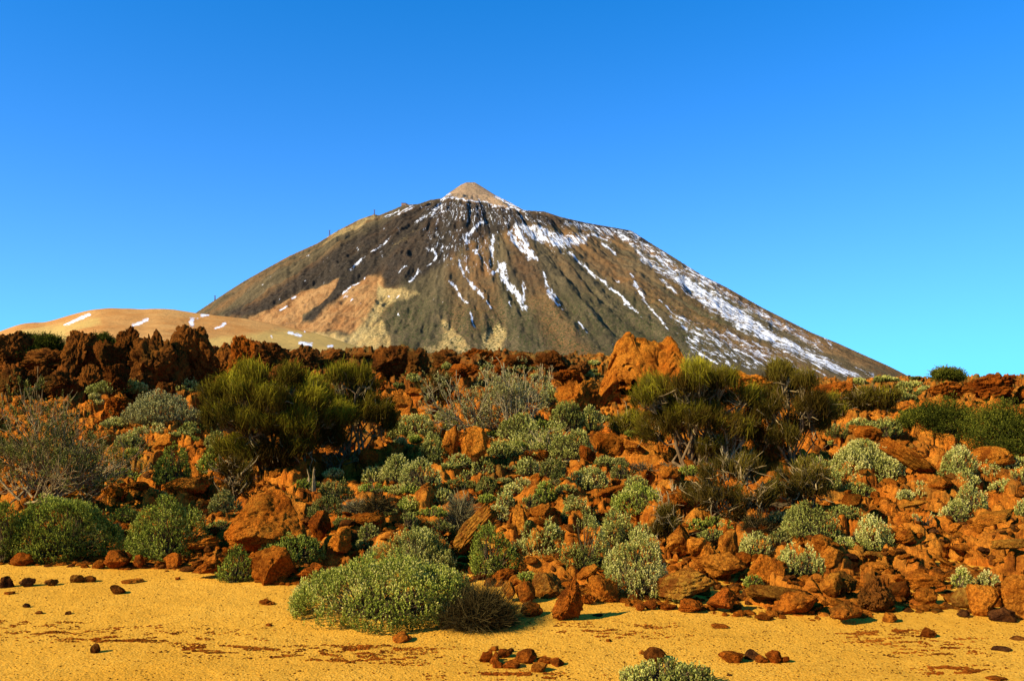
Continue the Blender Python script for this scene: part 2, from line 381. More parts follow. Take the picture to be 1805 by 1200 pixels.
S1 = [([(1238, 178), (1272, 158)], 10, 1), ([(1250, 178), (1310, 181), (1360, 187), (1420, 196)], 9, .9), ([(1420, 196), (1500, 215), (1600, 230)], 10, .85), ([(1480, 172), (1540, 200), (1610, 232)], 12, 1),
    ([(1220, 210), (1180, 250), (1110, 292)], 11, .8), ([(1105, 210), (1030, 240), (978, 267)], 9, .9), ([(1228, 205), (1240, 245)], 9, .8), ([(1190, 190), (1140, 215)], 8, .7),
    ([(1420, 290), (1372, 318), (1340, 350), (1345, 388)], 18, .95), ([(1465, 352), (1460, 445)], 14, .95), ([(1400, 360), (1395, 430), (1440, 490)], 9, .8), ([(1530, 335), (1570, 380), (1650, 458)], 12, 1), ([(1575, 335), (1620, 380), (1640, 440)], 22, 1),
    ([(1600, 300), (1680, 340), (1790, 388)], 40, .72), ([(1170, 400), (1212, 437), (1195, 462)], 11, .95), ([(1132, 498), (1090, 555)], 12, 1), ([(1182, 478), (1160, 492)], 8, .9), ([(1240, 385), (1252, 465)], 9, .7),
    ([(1304, 452), (1330, 520), (1380, 572), (1422, 622)], 12, 1), ([(1306, 458)], 16, 1), ([(1420, 620), (1462, 668)], 6, .9), ([(1265, 560), (1310, 608), (1342, 648)], 10, .95), ([(1358, 690), (1392, 772)], 9, .95),
    ([(1470, 512), (1505, 492)], 16, 1), ([(1500, 490), (1540, 568), (1578, 625), (1612, 685)], 25, 1), ([(1600, 572), (1606, 645)], 12, .9), ([(1690, 515), (1720, 600), (1772, 660)], 11, .8), ([(1780, 683)], 9, 1),
    ([(988, 368), (915, 425)], 7, .9), ([(888, 448), (820, 502)], 7, .85), ([(850, 410)], 10, .9), ([(1078, 487), (1035, 512)], 7, .8), ([(855, 562), (788, 607)], 10, .95), ([(800, 622)], 15, 1), ([(826, 632)], 14, 1), ([(565, 630), (550, 633)], 9, 1), ([(528, 662), (498, 686)], 9, 1), ([(497, 630)], 8, 1), ([(748, 660)], 8, .9), ([(535, 735)], 7, .9), ([(995, 623)], 12, 1), ([(1040, 628)], 12, 1), ([(1040, 700)], 7, 1), ([(890, 540)], 9, .9),
    ([(625, 435)], 8, .9), ([(415, 565)], 6, .9), ([(612, 548)], 7, .9), ([(1330, 480), (1360, 505)], 9, .7), ([(1540, 640), (1555, 670)], 6, .8), ([(970, 320)], 9, .8), ([(1035, 325)], 8, .8), ([(960, 432)], 9, .8)]
S2 = [([(0, 288), (45, 335), (97, 402)], 11, 1), ([(18, 262), (60, 340), (80, 372)], 24, .9), ([(230, 365), (300, 428), (352, 477)], 11, 1), ([(352, 477), (430, 542), (522, 632)], 8, 1), ([(370, 335), (418, 372)], 14, 1), ([(330, 300), (400, 322)], 10, 1),
    ([(430, 292), (520, 382), (620, 455)], 18, .8), ([(425, 292), (480, 325), (560, 350)], 12, .6), ([(600, 400), (640, 402)], 10, .8), ([(700, 430), (760, 462), (822, 498)], 13, .9), ([(545, 345), (640, 440), (700, 470)], 14, .8),
    ([(980, 600), (1100, 672), (1240, 755)], 13, .75), ([(490, 500), (532, 555)], 12, 1), ([(532, 560), (622, 678)], 6, 1), ([(638, 622), (702, 682)], 12, 1), ([(590, 555), (642, 612)], 5, .9), ([(728, 678), (855, 752)], 9, .85), ([(850, 680), (965, 742)], 11, .8), ([(755, 775), (822, 812)], 13, 1), ([(858, 803), (888, 824)], 9, 1), ([(978, 763), (1042, 817)], 11, 1), ([(1120, 840), (1160, 864)], 6, .9), ([(268, 650), (306, 690)], 7, 1), ([(125, 448), (150, 510), (192, 578)], 10, .8), ([(205, 600)], 9, 1), ([(600, 480), (662, 532)], 15, .7), ([(1200, 830), (1275, 872)], 6, .9), ([(480, 460), (490, 480)], 9, .9), ([(425, 480)], 12, .9), ([(860, 760), (980, 830)], 6, .7), ([(1280, 740), (1240, 700)], 7, .7), ([(1030, 620), (1180, 700), (1300, 760)], 6, .6), ([(1380, 830), (1440, 858)], 8, .7)]
S3 = [([(400, 108), (560, 42)], 13, 1), ([(825, 115), (920, 75)], 14, 1), ([(1195, 76), (1195, 108)], 22, 1), ([(1255, 50), (1292, 48)], 14, 1), ([(1338, 132), (1402, 102)], 14, 1), ([(1225, 66)], 8, 1)]
S1H = [([(540, 785), (592, 802)], 10, 1), ([(590, 830), (640, 838)], 14, 1), ([(720, 848), (735, 848)], 9, 1), ([(745, 795)], 10, .9), ([(715, 768)], 9, .9), ([(460, 805)], 8, .9), ([(610, 778)], 9, .9)]
def snow_mask(q, which):
    s = np.zeros(q.shape[:-1])
    for lst, f, sc in which:
        for pts, w_, a in lst: s = np.maximum(s, stroke_m(q, f(pts), w_ / sc, a))
    return s
snow = snow_mask(q, [(S1, z1, 2.58), (S2, z2, 2.256)])
core = z2([(560, 400), (640, 440), (720, 468), (800, 520), (900, 580), (1000, 655), (1100, 710), (1220, 770), (1400, 868), (1408, 888), (1300, 862), (1150, 795), (1000, 725), (900, 665), (800, 605), (700, 535), (620, 470)])
snow = np.maximum(snow, poly_m(q, core, 7) * 0.66)
snow = np.maximum(snow, poly_m(q, z2([(20, 255), (130, 262), (215, 300), (330, 296), (300, 335), (210, 352), (120, 335), (60, 305)]), 5) * 0.64)
snow = np.maximum(snow, poly_m(q, z1([(1150, 195), (1300, 185), (1600, 230), (1780, 280), (1700, 320), (1560, 330), (1400, 300), (1200, 300)]), 8) * 0.33)
snow = np.maximum(snow, poly_m(q, z2([(200, 235), (480, 285), (640, 385), (900, 540), (1250, 740), (1200, 750), (900, 590), (640, 440), (430, 320), (200, 270)]), 6) * 0.45)
snow = np.maximum(snow, poly_m(q, z2([(640, 600), (1000, 720), (1250, 870), (700, 780)]), 10) * 0.42)
snow = np.maximum(snow, poly_m(q, z1([(1130, 300), (1500, 330), (1500, 520), (1200, 480)]), 12) * 0.27)
orange = np.maximum.reduce([poly_m(q, z1([(350, 722), (480, 660), (600, 600), (770, 545), (745, 590), (690, 650), (600, 705), (600, 740), (400, 760)]), 3),
    poly_m(q, z1([(655, 722), (720, 660), (800, 600), (850, 565), (905, 528), (950, 530), (985, 590), (950, 640), (900, 720), (840, 780), (600, 800), (400, 780), (560, 740)]), 9),
    poly_m(q, z2([(850, 520), (1000, 600), (1160, 680), (1330, 750), (1520, 840), (1400, 840), (1200, 755), (1000, 640)]), 8) * .45])
buff = np.maximum.reduce([poly_m(q, z1([(800, 800), (890, 720), (940, 640), (985, 600), (1100, 590), (1135, 612), (1010, 650), (960, 700), (900, 800), (895, 880), (300, 880), (300, 760)]), 10),
    poly_m(q, z1([(1210, 700), (1290, 780), (1375, 870), (1150, 870), (1250, 825)]), 8), poly_m(q, z1([(1490, 738), (1527, 770), (1510, 870), (1410, 870), (1430, 790)]), 8),
    poly_m(q, z1([(880, 800), (960, 730), (1000, 800), (1000, 880), (870, 880)]), 5), poly_m(q, z1([(668, 387), (760, 326), (860, 276), (935, 248), (942, 258), (880, 300), (780, 345), (690, 386)]), 2) * .52,
    poly_m(q, z1([(960, 435), (1000, 380), (1090, 320), (1175, 292), (1175, 310), (1080, 365), (1010, 415)]), 6) * .34, poly_m(q, z1([(940, 560), (1010, 590), (1130, 600), (1060, 640), (940, 640)]), 5) * .9])
dark = np.maximum.reduce([poly_m(q, z1([(245, 700), (380, 640), (520, 560), (700, 440), (950, 290), (1130, 200), (1250, 182), (1420, 196), (1600, 236), (1820, 290), (1800, 320), (1600, 290), (1480, 340), (1330, 390), (1250, 470), (1100, 560), (1000, 592), (945, 518), (850, 562), (770, 545), (600, 600), (480, 660), (370, 716), (250, 708)]), 5),
    poly_m(q, z1([(765, 545), (850, 540), (800, 600), (725, 655), (665, 720), (595, 724), (640, 680), (700, 620)]), 2),
    poly_m(q, z2([(60, 200), (480, 280), (560, 340), (500, 340), (400, 300), (200, 262), (60, 240)]), 4),
    poly_m(q, z1([(1550, 410), (1650, 440), (1700, 560), (1640, 640), (1540, 520)]), 14) * .6])
cone = poly_m(q, z1([(1255, 176), (1320, 95), (1400, 90), (1480, 160), (1605, 232), (1420, 196), (1320, 183)]), 2)
scrub = np.clip((q[..., 1] - 480) / 70, 0, 1) * np.clip((q[..., 0] - 620) / 60, 0, 1) * np.clip((1400 - q[..., 0]) / 200, 0.15, 1)
#
red = np.clip(fbm(np.stack([th * 16, r / 700, 0 * r], -1), 3, 91) * 2.2 + 0.25, 0, 1)

m = M('mountain_rock', 0.95, 0.05)
pv = m.n('ShaderNodeAttribute', attribute_name='polar').outputs['Vector']
st = m.noise(1.0, 8, 0.7, vec=pv); st2 = m.noise(4.2, 6, 0.7, vec=pv); st3 = m.noise(10, 5, 0.75, vec=pv)
ps = m.n('ShaderNodeVectorMath', operation='SCALE'); ps.inputs['Scale'].default_value = 0.01; m.l(m.pos(), ps.inputs[0]); P = ps.outputs[0]
blotch = m.noise(1.6, 8, 0.75, vec=P); fine = m.noise(9, 6, 0.75, vec=P)
c = m.mix(m.ramp(st, [(0.36, 0.0), (0.60, 1.0)]), (0.085, 0.066, 0.034), (0.165, 0.120, 0.058))
c = m.mix(m.math('MULTIPLY', m.attr('red'), m.ramp(blotch, [(0.35, 0.1), (0.62, 0.8)])), c, (0.29, 0.135, 0.045))
c = m.mix(m.math('MULTIPLY', m.attr('dark'), m.ramp(blotch, [(0.30, 1.0), (0.75, 0.75)])), c, m.mix(m.ramp(fine, [(0.35, 0.0), (0.65, 1.0)]), (0.022, 0.018, 0.014), (0.078, 0.060, 0.042)))
def edge(m, att, noise, w=0.5, lo=0.42, hi=0.56):
    return m.ramp(m.math('ADD', m.math('MULTIPLY', m.math('ADD', m.math('MULTIPLY', noise, .5), m.math('MULTIPLY', blotch, .5)), w * 1.9), m.math('SUBTRACT', m.attr(att), w * .95)), [(lo - .1, 0.0), (hi + .14, .95)])
c = m.mix(edge(m, 'orange', fine), c, m.mix(m.ramp(blotch, [(0.4, 0.0), (0.6, 1.0)]), (0.38, 0.170, 0.055), (0.49, 0.265, 0.095)))
c = m.mix(edge(m, 'buff', fine), c, m.mix(m.ramp(blotch, [(0.4, 0.0), (0.6, 1.0)]), (0.52, 0.335, 0.115), (0.58, 0.41, 0.155)))
c = m.mix(edge(m, 'cone', fine), c, m.mix(m.ramp(blotch, [(0.4, 0.0), (0.6, 1.0)]), (0.32, 0.215, 0.115), (0.43, 0.27, 0.145)))
spk = m.ramp(m.noise(13, 4, 0.75, vec=P), [(0.50, 0.0), (0.54, 1.0)])
spb = m.ramp(blotch, [(0.38, 0.0), (0.5, 1.0)])
c = m.mix(m.math('MULTIPLY', m.math('MULTIPLY', spk, spb), m.attr('scrub')), c, (0.065, 0.07, 0.025))
gr = m.math('ADD', m.math('MULTIPLY', m.noise(22, 4, 0.8, vec=pv), 0.5), m.math('MULTIPLY', m.noise(32, 3, 0.8, vec=P), 0.5))
c = m.mix(1.0, c, m.ramp(gr, [(0.38, 0.55), (0.5, 1.0), (0.62, 1.35)]), 'MULTIPLY')
sn = m.math('ADD', m.math('MULTIPLY', m.math('ADD', m.math('MULTIPLY', st2, 0.45), m.math('ADD', m.math('MULTIPLY', st3, 0.35), m.math('MULTIPLY', fine, 0.2))), 4.6), m.math('SUBTRACT', m.attr('snow'), 2.325))
c = m.mix(m.ramp(sn, [(0.46, 0.0), (0.66, 1.0)]), c, (0.84, 0.85, 0.86))
nb = m.bump(m.noise(2.5, 10, 0.8, vec=P), 0.9, 22.0)
o = mesh('mountain', np.stack([X, D, h], -1), grid_faces(len(md), len(mc)), m.done(c, nb),
    attrs={'snow': snow.ravel(), 'orange': orange.ravel(), 'buff': buff.ravel(), 'dark': dark.ravel(), 'cone': cone.ravel(), 'scrub': scrub.ravel(), 'red': red.ravel(),
           'polar': np.stack([th * 26, r / 260, 0 * r], -1).reshape(-1, 3)})
tag(o, 'tall brown volcano with a pale summit cone and streaks of snow', 'mountain', kind='structure')

# smooth pumice hills at its left foot
HS = np.array([(-900, 640), (-300, 622), (-100, 600), (0, 584), (20, 574), (42, 567.5), (79, 567), (113, 557), (147, 547), (184, 542), (226, 542), (255, 544), (275, 541.5), (312, 545), (348, 551), (400, 556), (450, 563), (520, 577), (580, 592), (640, 612), (720, 640), (900, 690)])
hc = np.linspace(-900, 900, 700); hd = np.concatenate([np.linspace(900, 1720, 170), np.linspace(1730, 2300, 60)])
D, PX = np.meshgrid(hd, hc, indexing='ij'); X = (PX - CX) / F * D
el = (HZ - np.interp(PX, HS[:, 0], HS[:, 1])) / F * 1650
ks = np.hanning(25); ks /= ks.sum()
el = np.apply_along_axis(lambda v: np.convolve(np.pad(v, 12, 'edge'), ks, 'valid'), 1, el)
t = np.clip((D - 900) / 750, 0, 1); tb = np.clip((D - 1650) / 650, 0, 1)
hh = el * (t ** 1.15) * (1 - tb * tb * (3 - 2 * tb)) + np.clip(t * 2, 0, 1) * (1 - t) * 30 * fbm(P3(X / 170, D / 120), 4, 61) + np.clip(t * 2, 0, 1) * 1.3 * fbm(P3(X / 30, D / 22), 3, 62)
kf = ((HZ - np.interp(hc, HS[:, 0], HS[:, 1])) / F) / np.maximum((hh / D).max(0), 1e-3)
kf = np.convolve(np.pad(kf, 30, 'edge'), np.hanning(61) / np.hanning(61).sum(), 'valid')
hh = hh * np.clip(kf, .5, 1.5)[None]
q = np.stack([PX, HZ - hh / D * F], -1)
wr = P3(X / 12, D / 25); q = q + np.stack([2.5 * fbm(wr, 3, 82), 3.0 * fbm(wr + 7, 3, 84)], -1)
snow = snow_mask(q, [(S3, z3, 3.53), (S1H, z1, 2.58)])
yel = np.maximum(poly_m(q, z1([(300, 800), (500, 775), (800, 790), (900, 860), (900, 900), (0, 900), (0, 820)]), 8), poly_m(q, z3([(0, 200), (150, 130), (380, 100), (620, 60), (640, 110), (420, 160), (800, 200), (0, 240)]), 8) * .8)
m = M('pumice', 0.95, 0.05)
ps = m.n('ShaderNodeVectorMath', operation='SCALE'); ps.inputs['Scale'].default_value = 0.01; m.l(m.pos(), ps.inputs[0]); P = ps.outputs[0]
bl = m.noise(1.8, 6, 0.6, vec=P)
c = m.mix(m.ramp(bl, [(0.38, 0.0), (0.62, 1.0)]), (0.41, 0.185, 0.050), (0.47, 0.245, 0.075))
c = m.mix(m.ramp(m.math('ADD', m.attr('yel'), m.math('MULTIPLY', m.math('SUBTRACT', bl, 0.5), 0.9)), [(0.3, 0.0), (0.7, 1.0)]), c, (0.47, 0.30, 0.085))
c = m.mix(m.ramp(m.noise(26, 5, 0.8, vec=P), [(0.60, 0.0), (0.66, 0.7)]), c, (0.22, 0.13, 0.045))
fn = m.noise(14, 5, 0.7, vec=P)
c = m.mix(m.ramp(m.math('ADD', m.attr('snow'), m.math('MULTIPLY', m.math('SUBTRACT', fn, 0.5), 1.8)), [(0.40, 0.0), (0.54, 1.0)]), c, (0.74, 0.75, 0.78))
o = mesh('hills', np.stack([X, D, hh], -1), grid_faces(len(hd), len(hc)), m.done(c, m.bump(m.noise(5, 8, 0.75, vec=P), 0.6, 6.0)), attrs={'snow': snow.ravel(), 'yel': yel.ravel()})
tag(o, 'smooth buff and orange pumice hills left of the volcano', 'hills', kind='structure')

# cableway on the skyline
def plain(name, col, rough=0.7):
    m = M(name, rough, 0.3); n = m.noise(0.3, 3)
    return m.done(m.mix(m.ramp(n, [(0.3, 0.0), (0.7, 1.0)]), col, tuple(v * 0.75 for v in col)))
MAT['steel'] = plain('painted_steel', (0.14, 0.08, 0.05)); MAT['wall'] = plain('station_wall', (0.34, 0.20, 0.13)); MAT['roof'] = plain('station_roof', (0.20, 0.07, 0.045))
BOXF = np.array([[0, 1, 3, 2], [4, 6, 7, 5], [0, 4, 5, 1], [2, 3, 7, 6], [0, 2, 6, 4], [1, 5, 7, 3]])
def boxes(bs):
    V, Fq = [], []
    for (cx, cy, cz, sx, sy, sz) in bs:
        b = len(V)
        for i in (-.5, .5):
            for j in (-.5, .5):
                for l in (-.5, .5): V.append((cx + i * sx, cy + j * sy, cz + l * sz))
        Fq.append(BOXF + b)
    return np.array(V), np.concatenate(Fq)
def mtn_pt(px, drop=0.5):
    py = np.interp(px, SIL[:, 0], SIL[:, 1]); return ((px - CX) / F * MD, MD, (HZ - py - drop) / F * MD + CH)
PYL = []
for px, hpx, lab in ((660, 8, 'lattice cableway pylon highest on the left skyline, beside the pale notch'), (581, 10, 'lone cableway pylon standing halfway up the left skyline'), (379, 8, 'lowest cableway pylon near the foot of the left skyline')):
    e = bpy.data.objects.new('cableway_pylon', None); COL.objects.link(e); x, y, z = mtn_pt(px, 1.5); e.location = (x, y, z)
    tag(e, lab, 'pylon', 'cableway pylons up the volcano'); H = hpx / F * MD
    P = [[(sx * 3, sy * 3, -4), (sx * 2, sy * 2, H * .4), (sx * 1.2, sy * 1.2, H * .8), (sx * 1.0, sy * 1.0, H)] for sx in (-1, 1) for sy in (-1, 1)]
    for k in range(5):
        f0, f1 = k / 5, (k + 1) / 5; w0, w1 = 3 - 2 * f0, 3 - 2 * f1
        P.append([(-w0, -w0, H * f0), (-w0 / 3, -w0, H * (f0 + .07)), (w1 / 3, -w1, H * (f1 - .07)), (w1, -w1, H * f1)])
    PYL.append((e, np.array(P, float), H))
st = bpy.data.objects.new('cable_station', None); COL.objects.link(st); st.location = mtn_pt(712, 1.0)
tag(st, 'tiny flat-roofed cableway station on the upper left skyline', 'building')
V, Fq = boxes([(0, 0, 3, 22, 14, 10), (14, 0, 1, 10, 10, 6)]); mesh('wall', V, Fq, MAT['wall'], st, False)
V, Fq = boxes([(0, 0, 8.6, 24, 16, 1.2), (14.5, 0, 4.6, 11, 11, 1)]); mesh('roof', V, Fq, MAT['roof'], st, False)
# ------------------------------------------------------------------ tubes, blades, leaves
def tubes(P, Rd, sides=4):
    """P (n,k,3) polylines, Rd (n,k) radii -> V, F"""
    n, k, _ = P.shape
    T = np.gradient(P, axis=1); T = unit(T)
    up = np.where(np.abs(T[..., 2:3]) > 0.9, np.array([1., 0, 0]), np.array([0, 0, 1.]))
    A = unit(np.cross(T, up)); B = np.cross(T, A)
    an = np.linspace(0, 2 * math.pi, sides, endpoint=False)
    V = P[:, :, None, :] + Rd[..., None, None] * (A[:, :, None, :] * np.cos(an)[None, None, :, None] + B[:, :, None, :] * np.sin(an)[None, None, :, None])
    i = (np.arange(n)[:, None, None] * k + np.arange(k - 1)[None, :, None]) * sides
    j = np.arange(sides)[None, None, :]; j2 = (j + 1) % sides
    Fq = np.stack([i + j, i + j2, i + sides + j2, i + sides + j], -1).reshape(-1, 4)
    return V.reshape(-1, 3), Fq
for e, P, H in PYL:
    V, Fq = tubes(P, np.full(P.shape[:2], 0.6), 4); mesh('mast', V, Fq, MAT['steel'], e, False)
    V, Fq = boxes([(0, 0, H + .7, 9, 1.2, 1.2), (-4, 0, H - .4, 1.2, 3, 1), (4, 0, H - .4, 1.2, 3, 1)]); mesh('crossarm', V, Fq, MAT['steel'], e, False)

def rnd_dir(rs, n):
    return unit(rs.normal(size=(n, 3)))

def leaves(rs, base, dr, L, nl, ll, lw, tone, spread=0.8):
    """diamond leaves set round straight sprigs; base,dr (n,3); L,tone (n,)"""
    n = len(base); t = np.linspace(0.12, 1.0, nl)[None, :] + rs.uniform(-.05, .05, (n, nl))
    a = np.arange(nl)[None, :] * 2.4 + rs.uniform(0, 6.28, (n, 1))
    h = np.where(np.abs(dr[:, 2:3]) > 0.9, np.array([1., 0, 0]), np.array([0, 0, 1.]))
    A = unit(np.cross(dr, h)); B = np.cross(dr, A)
    rad = A[:, None] * np.cos(a)[..., None] + B[:, None] * np.sin(a)[..., None]
    o = base[:, None] + dr[:, None] * (L[:, None] * t)[..., None]
    ld = unit(dr[:, None] * 0.75 + rad * spread * (1.15 - 0.5 * t[..., None]) + rs.normal(size=(n, nl, 3)) * .15)
    sd_ = unit(np.cross(ld, rad + rs.normal(size=(n, nl, 3)) * .4))
    l = (ll * rs.uniform(.7, 1.25, (n, nl)))[..., None]; w_ = lw * .5
    V = np.stack([o, o + ld * l * .55 + sd_ * w_, o + ld * l, o + ld * l * .55 - sd_ * w_], 2).reshape(-1, 3)
    Fq = np.arange(len(V)).reshape(-1, 4)
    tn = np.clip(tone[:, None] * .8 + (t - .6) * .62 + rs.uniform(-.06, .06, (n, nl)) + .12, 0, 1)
    return V, Fq, np.repeat(tn.ravel(), 4)

def blades(rs, base, dr, L, w0, tone, bend=0.15, seg=3, tip=.3):
    """thin curved ribbons with a random facing"""
    n = len(base); t = np.linspace(0, 1, seg + 1)
    bd = unit(rs.normal(size=(n, 3))) * bend
    sd_ = unit(np.cross(dr, rs.normal(size=(n, 3))))
    c = base[:, None] + dr[:, None] * (L[:, None] * t)[..., None] + bd[:, None] * (L[:, None] * t * t)[..., None]
    ww = (w0 * (1 - (1 - tip) * t))[None, :, None] * .5 * rs.uniform(.7, 1.3, (n, 1, 1))
    V = np.stack([c - sd_[:, None] * ww, c + sd_[:, None] * ww], 2)
    i = (np.arange(n)[:, None] * (seg + 1) + np.arange(seg)[None]) * 2
    Fq = np.stack([i, i + 1, i + 3, i + 2], -1).reshape(-1, 4)
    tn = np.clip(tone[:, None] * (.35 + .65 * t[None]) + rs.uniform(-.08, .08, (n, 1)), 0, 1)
    return V.reshape(-1, 3), Fq, np.repeat(tn.ravel(), 2)

def root(name, loc):
    e = bpy.data.objects.new(name, None); COL.objects.link(e); e.location = loc; return e

def place(px, base, wpx, top, depth=0.35):
    """front ground point, centre, sizes of a thing seen at px, standing on row base, reaching row top"""
    x, d, z = hit(px, base)
    w_ = wpx * d / F; dc = d + depth * w_; xc = (px - CX) / F * dc
    h = CH + (HZ - top) / F * dc - z
    return xc, dc, z, wpx * dc / F, max(h, .25 * w_)

LAND = []      # landmarks for the labels of small rocks: (px, row, short name)
OCC = []       # (px, row, w, h) taken up by something

def dome_pts(rs, n, w_, dp, h, lump, seed):
    v = rnd_dir(rs, int(n * 1.5)); v = v[v[:, 2] > -.42][:n]
    r_ = 1 + lump * fbm(v * 1.9 + seed, 3, seed) + .5 * lump * fbm(v * 5 + seed, 2, seed + 3)
    nrm = unit(v / np.array([w_ / 2, dp / 2, h]))
    return v, r_, nrm

def sage(px, base, wpx, top, label, mat='sage', name='sage_shrub', cat='shrub', seed=0, dens=1.0, leaf=1.0, group='cushion shrubs among the rocks', tone0=.55, up=.7, spread=.8, lmk=None, lump=.24, tall=1.0, lobes=None):
    x, d, z, w_, h = place(px, base, wpx, top); rs = np.random.RandomState(seed + int(px) * 7 + int(base))
    e = root(name, (x, d, z)); tag(e, label, cat, group); dp = w_ * .85
    s = max(1.0, d / 8.0) * leaf                                   # distant shrubs get slightly coarser leaves
    sl_ = .060 * s ** .6 * tall * min(1, .5 + h * 1.2)
    K = lobes or (1 if wpx < 40 else rs.randint(3, 5) if wpx < 110 else rs.randint(5, 8))
    if K == 1: LB = [(0, 0, 1, 1, 1)]
    else:
        LB = [(rs.uniform(-.12, .12), rs.uniform(-.1, .2), rs.uniform(.62, .74), .7, 1.0)]
        for k in range(K - 1):
            ang = k / (K - 1) * 2 * math.pi + rs.uniform(-.3, .3); q = rs.uniform(.34, .56); sx = 1 - q + rs.uniform(-.04, .03)
            LB.append((math.cos(ang) * q, math.sin(ang) * q * .8, sx * .95, sx, rs.uniform(.55, .88)))
    LB = np.array(LB) * np.array([w_ / 2, dp / 2, w_ / 2, dp / 2, h])
    area = (LB[:, 2] * LB[:, 3] * 3.2 + (LB[:, 2] + LB[:, 3]) * LB[:, 4] * 2.4)
    ntot = np.clip(area.sum() * 1500 * dens / s ** 1.8, 130, 22000)
    Ps, Ns = [], []
    for k in range(K):
        n = int(ntot * area[k] / area.sum()) + 8
        zc = .30 * LB[k, 4]; sc = LB[k, 2:5] * [1, 1, .70]
        v, r_, nrm = dome_pts(rs, n, sc[0] * 2, sc[1] * 2, sc[2], lump, (seed + k * 7) % 97); n = len(v)
        p = v * r_[:, None] * sc * .94
        lay = rs.uniform(size=n) < .25; p = np.where(lay[:, None], p * .82, p); p = p + [LB[k, 0], LB[k, 1], zc]
        ok = np.ones(n, bool)
        for j in range(K):
            if j != k: ok &= np.linalg.norm((p - [LB[j, 0], LB[j, 1], .3 * LB[j, 4]]) / (LB[j, 2:5] * [1, 1, .7]), axis=1) > .84
        Ps.append(p[ok]); Ns.append(nrm[ok])
    p = np.concatenate(Ps); nrm = np.concatenate(Ns)
    gap = fbm(p * (3.4 / s ** .5) + seed, 3, 5); keep = gap > -.34 + rs.uniform(-.1, .1, len(p)); p, nrm = p[keep], nrm[keep]; n = len(p)
    cl = vn(p * 7.5 / s ** .5 + 3, seed % 50); big = vn(p * 2.2 + 5, seed % 47)
    dr = unit(nrm * (1 - up) + np.array([0, 0, up]) + rs.normal(size=(n, 3)) * .25)
    L = sl_ * rs.uniform(.7, 1.35, n) * (0.7 + .7 * cl)
    bs = p - dr * (L * .75)[:, None]; bs[:, 2] = np.where(bs[:, 2] < 0, rs.uniform(-.01, .02, n), bs[:, 2]); ok = bs[:, 2] > -0.05; bs, dr, L, cl, big = bs[ok], dr[ok], L[ok], cl[ok], big[ok]; n = len(bs)
    tone = np.clip(tone0 + (cl - .5) * .55 + (big - .5) * .4 + rs.normal(size=n) * .08, 0, 1)
    tone = np.where(rs.uniform(size=n) < .06, .05, tone)
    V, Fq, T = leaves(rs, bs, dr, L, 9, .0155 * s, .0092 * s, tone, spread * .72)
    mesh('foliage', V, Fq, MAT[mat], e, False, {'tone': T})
    m_ = min(n, 150 if w_ > .6 else 50); ix = rs.choice(n, m_, replace=False); E = bs[ix] + dr[ix] * .04
    b0 = rs.normal(size=(m_, 3)) * np.array([w_ * .08, dp * .08, 0])
    P = np.stack([b0, b0 * .5 + E * .35 + rs.normal(size=(m_, 3)) * .02 * w_, E * .7 + rs.normal(size=(m_, 3)) * .02 * w_, E], 1)
    V, Fq = tubes(P, np.array([.008, .006, .004, .002])[None] * np.ones((m_, 1)) * s ** .4, 4)
    mesh('stems', V, Fq, MAT['twig_dark'], e)
    if lmk: LAND.append((px, (base + top) / 2, lmk, wpx / 2, (base - top) / 2))
    OCC.append((px, (base + top) / 2, wpx, base - top)); return e

def grow(rs, starts, dirs, L, depth, kids, rad, spread=.55, upw=.15, wob=.12, shrink=.68):
    """branching limbs; returns list of (P,R) per level and the tips of the last level"""
    out = []; p, q, l, r_ = starts, dirs, L, rad
    for lv in range(depth):
        n = len(p); k = 5; pts = [p]; cur, dr = p, q
        for i in range(k - 1):
            dr = unit(dr + rs.normal(size=(n, 3)) * wob + np.array([0, 0, upw * .3]))
            cur = cur + dr * (l / (k - 1))[:, None]; pts.append(cur)
        P = np.stack(pts, 1); Rd = r_[:, None] * np.linspace(1, .55, k)[None]
        out.append((P, Rd))
        if lv == depth - 1: return out, P[:, -1], dr, l
        m_ = kids[lv]; at = rs.randint(2, k, size=(n, m_)); at[:, 0] = k - 1
        np_ = P[np.arange(n)[:, None], at].reshape(-1, 3)
        nd = unit(np.repeat(dr, m_, 0) + rs.normal(size=(n * m_, 3)) * spread + np.array([0, 0, upw]))
        p, q = np_, nd; l = np.repeat(l, m_) * shrink * rs.uniform(.7, 1.25, n * m_); r_ = np.repeat(r_, m_) * .58

def put_branches(lv, mat, parent, names=('trunk', 'branches'), minr=.0015):
    Vs, Fs, b = [], [], 0
    for i, (P, Rd) in enumerate(lv):
        V, Fq = tubes(P, np.maximum(Rd, minr), 5 if i == 0 else 4)
        if i == 0: mesh(names[0], V, Fq, mat, parent); continue
        Vs.append(V); Fs.append(Fq + b); b += len(V)
    mesh(names[1], np.concatenate(Vs), np.concatenate(Fs), mat, parent)

